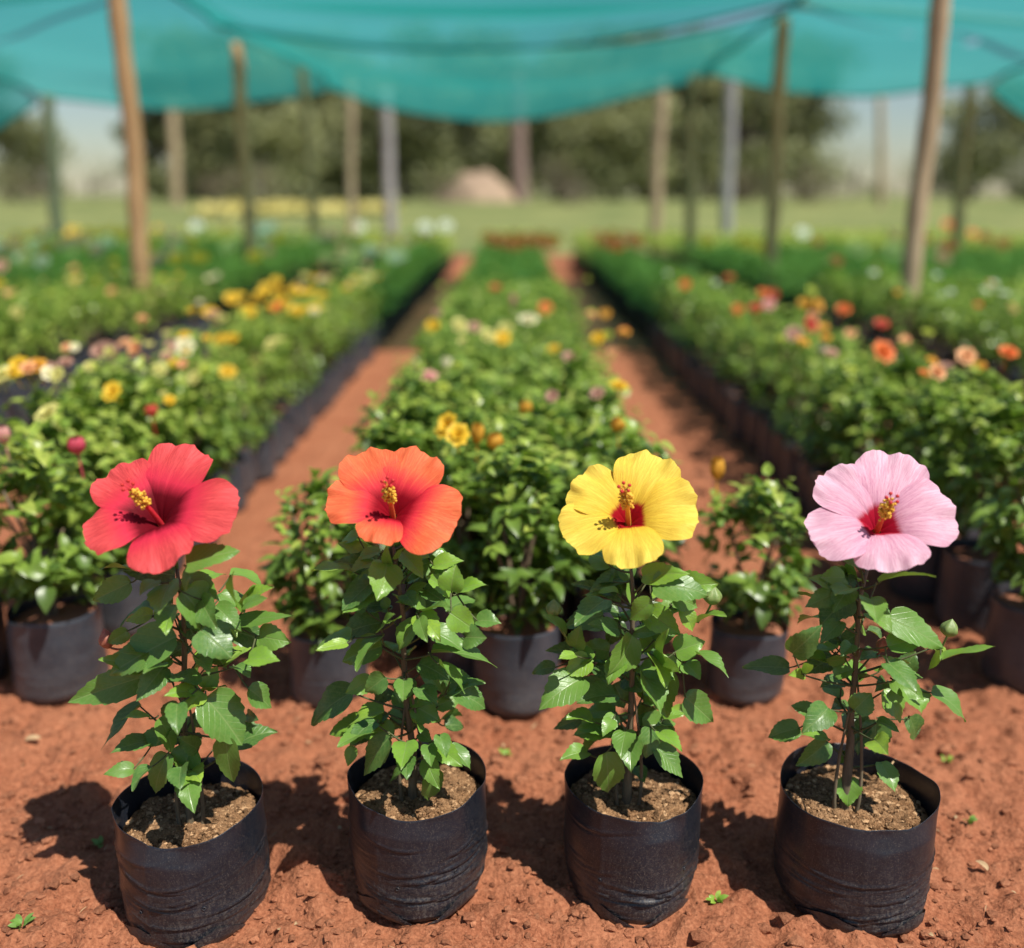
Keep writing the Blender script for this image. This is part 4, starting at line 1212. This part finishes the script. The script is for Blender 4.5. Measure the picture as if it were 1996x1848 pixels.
post("wooden_post", "greyish post between the brown post and tall trunk " + SIDE_P, (1.81, 12.6, 0), at_Y(1291, 155, 12.6), .075, .07, M_POLE_B, G_POST, 10)
post("metal_pole", "light grey metal pole behind the pale brown posts " + SIDE_R, (-1.86, 15.4, 0), at_Y(752, 175, 15.4), .085, .085, M_GREY, "grey metal poles past the beds", 11, "pole")
post("metal_pole", "light grey metal pole between two brown posts " + SIDE_P, (2.70, 12.6, 0), at_Y(1426, 150, 12.6), .075, .075, M_GREY, "grey metal poles past the beds", 12, "pole")
post("wooden_post", "slim pale post by the dark trees across the field " + SIDE_R, (-11.3, 34, .5), at_Y(335, 205, 34), .19, .16, M_POLE_B, G_POST, 13)
post("wooden_post", "slim pale post at the edge of the sky gap " + SIDE_P, (12.4, 34, .5), at_Y(1715, 190, 34), .13, .11, M_POLE_B, G_POST, 14)
post("cross_beam", "pale bamboo beam lying under the net, red hibiscus side", (-1.9, 5.95, 2.02), (-4.6, 7.4, 2.06), .035, .03, M_GREY, "bamboo beams carrying the net", 15, "beam")
post("cross_beam", "pale bamboo beam lying under the net, pink hibiscus side", (1.85, 6.9, 2.07), (5.2, 8.4, 2.10), .035, .03, M_GREY, "bamboo beams carrying the net", 16, "beam")

# ---------------------------------------------------------------- shade net
def sheet(label, c00, c10, c11, c01, sag0, sag1, seed, nu=90, nv=60, fold=.050, holes=(), hem=0.0):
    """c00-c10: near edge, c01-c11: far edge; sag in the middle of each edge"""
    u, v = np.meshgrid(np.linspace(0, 1, nu + 1), np.linspace(0, 1, nv + 1))
    c = [np.array(q, float) for q in (c00, c10, c11, c01)]
    Pn = ((1 - u) * (1 - v))[..., None] * c[0] + (u * (1 - v))[..., None] * c[1] + (u * v)[..., None] * c[2] + ((1 - u) * v)[..., None] * c[3]
    sag = (sag0 * (1 - v) + sag1 * v) * 4 * u * (1 - u)
    Pn[..., 2] -= sag
    wv = np.sin(v * 9.5 + seed + 1.2 * np.sin(u * 4 + seed)) + .5 * np.sin(v * 21 + 2.2 * u + seed * 2)
    Pn[..., 2] += fold * wv * np.sin(np.pi * u) ** .5 + .02 * (vnoise(u * 6 + seed, v * 5, 40) - .5)
    Pn[..., 2] -= .09 * np.clip((v - .93) / .07, 0, 1) ** 1.3 * hem
    F = grid_faces(nv, nu)
    if holes:
        cen = np.stack([u, v], -1).reshape(-1, 2)[F].mean(1)
        keep = np.ones(len(F), bool)
        for hu, hv, hr in holes: keep &= ((cen[:, 0] - hu) * 3) ** 2 + ((cen[:, 1] - hv) * 4) ** 2 > hr ** 2
        F = F[keep]
    o = link("shade_net", new_mesh(Pn, F), M_NET)
    hb = MB()
    tube(hb, Pn[-1], .011, 6); tube(hb, Pn[0], .009, 6); tube(hb, Pn[:, 0], .009, 6); tube(hb, Pn[:, -1], .009, 6)
    link("hem", hb.mesh(), M_HEM, o)
    return tag(o, label, "shade net", "turquoise sheets of shade net strung between the posts")

LZ, RZ = 2.03, 2.09
sheet("turquoise net sheet sagging overhead between the two inner post rows", (-2.0, 4.95, 2.02), (1.85, 4.95, 2.10), (1.85, 6.85, RZ), (-2.0, 7.1, 1.99), .20, .155, .3, hem=.25)
sheet("turquoise net sheet with the deep curved hem over the middle bed", (-2.0, 7.15, 1.985), (1.85, 6.9, 2.075), (1.85, 9.7, 2.04), (-2.0, 11.2, 2.10), .245, .31, 1.1, hem=1.0)
sheet("turquoise net sheet over the posts on the red hibiscus side", (-4.5, 4.7, 1.98), (-2.0, 4.7, 2.01), (-1.9, 11.9, 2.16), (-4.18, 9.2, 1.78), .10, .15, 2.0, hem=.6)
sheet("turquoise net end hanging low at the outer edge, red hibiscus side", (-8.0, 5.5, 1.75), (-4.5, 4.7, 1.97), (-4.18, 9.2, 1.77), (-6.0, 9.2, 1.22), .15, .12, 2.6, hem=1.0)
sheet("turquoise net sheet with bright tears on the pink hibiscus side", (1.85, 4.7, 2.09), (4.8, 5.0, 2.12), (4.2, 9.2, 1.88), (1.78, 9.75, 2.03), .10, .11, 3.3, nu=140, nv=140, hem=.6, holes=((.40, .60, .04), (.60, .63, .05), (.50, .36, .035)))
sheet("turquoise net end hanging low at the outer edge, pink hibiscus side", (4.8, 5.0, 2.11), (8.2, 5.5, 1.8), (6.0, 9.2, 1.22), (4.2, 9.2, 1.87), .15, .12, 4.1, hem=1.0)

# ---------------------------------------------------------------- the far side of the field
def tree(label, px, Y, top_py, half_px, mat, group, seed, trunk_mat=M_TRUNK, base_frac=.28, nleaf=5200, squash=1.0, name="tree"):
    rg = np.random.default_rng(seed)
    g = at_Y(px, 400, Y); x = g[0]; z0 = float(ground_h(x, Y))
    top = at_Y(px, top_py, Y)[2]; H_ = top - z0; w = half_px / FPX * Y * 1.18
    t = thing(name, label, "tree" if name == "tree" else "bush", (x, Y, z0), group)
    mb = MB()
    tube(mb, bez([0, 0, -.1], [rg.normal() * .1, 0, H_ * .3], [rg.normal() * w * .15, 0, H_ * .62], 8), np.linspace(.035 * H_, .012 * H_, 8), 10)
    cl = []
    for k in range(22):
        a = rg.uniform(0, 6.28); rr = math.sqrt(rg.random()) * .8; hz = rg.uniform(base_frac + .10, .90)
        c = np.array([math.cos(a) * rr * w, math.sin(a) * rr * w * .7, hz * H_])
        cl.append((c, rg.uniform(.24, .40) * min(w, H_ * .6) * 1.25))
        if k < 6: tube(mb, bez([0, 0, H_ * .3], [c[0] * .3, c[1] * .3, H_ * .45], c, 6), np.linspace(.016 * H_, .005 * H_, 6), 6)
    link("trunk", mb.mesh(), trunk_mat, t)
    O, TI = [], []
    for c, r in cl:
        m_ = nleaf // 22
        d = nrm(rg.normal(size=(m_, 3))) * (rg.random((m_, 1)) ** .45) * r * np.array([1.25, 1.0, .85]) * squash
        O.append(c + d); TI.append(np.full(m_, rg.uniform(.1, .9)) + rg.normal(size=m_) * .1)
    O = np.concatenate(O); TI = np.concatenate(TI).clip(0, 1)
    mb = MB(); n_ = len(O)
    D = rg.normal(size=(n_, 3)); Nn = rg.normal(size=(n_, 3)) + [0, 0, .8]
    leaves(mb, O, D, Nn, H_ * rg.uniform(.03, .055, n_), H_ * .026, TI, 2, 2, 'lance', .1, .2)
    link("crown", mb.mesh(), mat, t)
    return t
GT = "trees beyond the far end of the field"
for k, (px, Y, ty, hp, mt, lab) in enumerate([
    (315, 46, 120, 60, M_CROWN_D, "dark tree standing beside the pale gap of sky behind the thick brown post"),
    (400, 50, 55, 105, M_CROWN, "olive green tree behind the slim pale post across the field"),
    (520, 44, 55, 95, M_CROWN, "olive green tree between the second and third brown posts"),
    (640, 48, 55, 100, M_CROWN, "light olive tree behind the pair of pale brown posts"),
    (790, 46, 55, 100, M_CROWN_D, "dark tree standing behind the grey metal pole and the tan mound"),
    (905, 52, 55, 105, M_CROWN_D, "dark tree rising over the tan earth mound"),
    (1090, 48, 55, 120, M_CROWN_D, "dark tree beside the tall trunk above the middle bed"),
    (1190, 44, 55, 105, M_CROWN, "bright olive tree with a low crown next to the greyish post"),
    (1320, 46, 55, 95, M_CROWN, "olive tree between the greyish post and the grey metal pole"),
    (1440, 48, 55, 90, M_CROWN_D, "dark tree behind the second grey metal pole"),
    (1560, 50, 55, 75, M_CROWN, "slender olive tree at the edge of the wide sky gap"),
    (1890, 44, 130, 80, M_CROWN_D, "dark tree behind the leaning post and the net's low end"),
    (2010, 44, 120, 95, M_CROWN, "olive tree cut by the frame edge under the net's low end"),
    (25, 46, 110, 85, M_CROWN_D, "dull tree under the low net end beside the pale gap of sky"),
    (460, 66, 90, 110, M_CROWN, "paler tree showing through a gap behind the second brown post"), (590, 64, 80, 110, M_CROWN, "paler tree farther off behind the third brown post"),
    (720, 66, 80, 110, M_CROWN, "paler tree farther off behind the grey metal pole"), (860, 66, 80, 110, M_CROWN, "paler tree farther off directly behind the tan earth mound"),
    (985, 64, 90, 110, M_CROWN, "paler tree farther off directly behind the tall bare trunk"), (1255, 66, 80, 110, M_CROWN, "paler tree farther off directly behind the greyish post"),
    (1385, 64, 80, 110, M_CROWN, "paler tree farther off where two net sheets meet"), (1500, 66, 90, 95, M_CROWN, "paler tree farther off behind the golden brown post")]):
    low = 1190 == px or 640 == px
    tree(lab, px, Y, ty, hp, mt, GT, 300 + k, base_frac=-.06 if low else .0)
t_ = post("bare_tree", "tall bare reddish trunk rising behind the end of the middle bed", (.32, 40, .55), at_Y(1008, 150, 40), .34, .26, M_TRUNK_P, None, 31, "tree")
GB = "dry bushes along the far edge of the field"
for k, (px, Y, ty, hp, mt, lab) in enumerate([
    (60, 36, 318, 60, M_CROWN_T, "tan dry bush under the low net end"), (180, 60, 300, 110, M_CROWN, "low greyish hedge bush beneath the pale gap of sky"),
    (500, 36, 312, 60, M_CROWN_T, "tan dry bush between the second and third brown posts"), (425, 36, 330, 40, M_CROWN_T, "small straw coloured bush beside the second brown post"),
    (868, 36, 335, 38, M_CROWN_T, "straw coloured bush at the foot of the tan earth mound"), (1105, 36, 302, 60, M_CROWN_T, "straw coloured bush right beside the tall bare trunk"), (1455, 36, 330, 50, M_CROWN_T, "reddish dry bush behind the grey metal pole"),
    (1660, 60, 285, 80, M_CROWN, "low hazy bush beneath the wide gap of sky"), (1790, 55, 300, 80, M_CROWN, "low dull bush behind the leaning post"),
    (1580, 36, 320, 50, M_CROWN_T, "dry grassy bush at the foot of the slender olive tree")]):
    tree(lab, px, Y, ty, hp, mt, GB, 400 + k, base_frac=-.05, nleaf=1500, squash=1.25, name="dry_bush")
# pale mound of earth
nv, nu = 24, 48
v, u = np.meshgrid(np.linspace(0, 1, nv), np.linspace(0, 2 * np.pi, nu, endpoint=False), indexing='ij')
mx, my = 1.75 * v * np.cos(u), 1.3 * v * np.sin(u)
mz = 1.5 * (1 - v ** 1.6) + .45 * (vnoise(mx * 2 + 7, my * 2, 50) - .5)
c = at_Y(928, 390, 40.0)
tag(link("earth_mound", new_mesh(np.stack([mx, my, mz], -1), grid_faces(nv - 1, nu, True)), M_DRY, None, (c[0], 40.0, .52)), "pinkish tan mound of earth under the dark trees", "mound")
# strip of yellow flowers across the field
n = 1500
A = at_Y(372, 400, 28.0); B = at_Y(742, 400, 28.0)
x = RNG.uniform(A[0], B[0], n); y = 28 + RNG.random(n) * 4.0
mb = MB()
leaves(mb, np.stack([x, y, ground_h(x, y) + .12 + .10 * RNG.random(n)], 1), RNG.normal(size=(n, 3)) * [1, 1, .3], RNG.normal(size=(n, 3)) * .4 + [0, -.5, 1], .26, .24, .5, 2, 2, 'lance')
leaves(mb, np.stack([x, y, ground_h(x, y)], 1), RNG.normal(size=(n, 3)) * .3 + [0, 0, 1], RNG.normal(size=(n, 3)) + [0, -1, 0], .20, .14, 0.0, 2, 2, 'lance')
m, nt, b, out = mat_new("yellow_strip")
ti = nd(nt, "ShaderNodeAttribute", attribute_name="tint").outputs["Fac"]
nt.links.new(ramp(nt, ti, [(.2, (.08, .14, .02)), (.4, (.50, .43, .12))]), b.inputs["Base Color"])
tag(link("yellow_flower_strip", mb.mesh(), m), "long strip of yellow flowers across the grass field", "flowers", kind="stuff")

# ---------------------------------------------------------------- small things on the ground
for k, (px, py, s, lab) in enumerate([(195, 1630, 1.0, "tiny green weed in the shade beside the red hibiscus bag"), (1395, 1757, 1.1, "pale yellowish weed between the yellow and pink hibiscus bags"),
                                      (45, 1812, 1.1, "small green weed in the bare soil before the red hibiscus bag"), (985, 1470, .9, "wilted sprig lying between the orange and yellow hibiscus bags"),
                                      (1885, 1610, 1.0, "small pale weed on the soil beside the pink hibiscus bag"), (1845, 1480, .8, "tiny sprout behind the rim of the pink hibiscus bag")]):
    p = at_z(px, py, 0); rg = np.random.default_rng(500 + k); mb = MB()
    m_ = 9; a0 = rg.random(m_) * 6.28
    D = np.stack([np.cos(a0), np.sin(a0), .3 + .5 * rg.random(m_)], 1)
    leaves(mb, D * .002, D, rg.normal(size=(m_, 3)) * .3 + [0, -.3, 1], .012 * s * (.6 + .7 * rg.random(m_)), .006 * s, .45 + .4 * (k % 2) + .1 * rg.random(m_), 4, 2, 'lance', .1, .2)
    tag(link("weed", mb.mesh(), M_LEAF, None, (p[0], p[1], float(ground_h(p[0], p[1])) + .002)), lab, "weed", "weeds sprouting on the bare soil")
for k, (px, py, ln, ang, lab) in enumerate([(50, 1455, .026, .1, "dry curled leaf lying on the red soil beside the red hibiscus"), (1730, 1505, .030, .9, "thin dry straw on the soil in the pink hibiscus bag"),
                                            (1925, 1700, .02, 2.0, "pinkish pebble sized leaf flake beside the pink hibiscus bag"), (1035, 1425, .022, 1.1, "short dry straw behind the orange and yellow hibiscus")]):
    z_ = .136 if k == 1 else 0
    p = at_z(px, py, z_)
    mb = MB(); wd = .010 if k in (0, 2) else .0022
    leaves(mb, [[0, 0, 0]], [[math.cos(ang), math.sin(ang), .1]], [[.2, -.3, 1]], ln, wd, .5, 8, 4, 'lance', .12, .5)
    tag(link("dry_leaf", mb.mesh(), M_STRAW, None, (p[0], p[1], (z_ if z_ else float(ground_h(p[0], p[1]))) + .003)), lab, "dry leaf", "dry bits of plant on the soil")
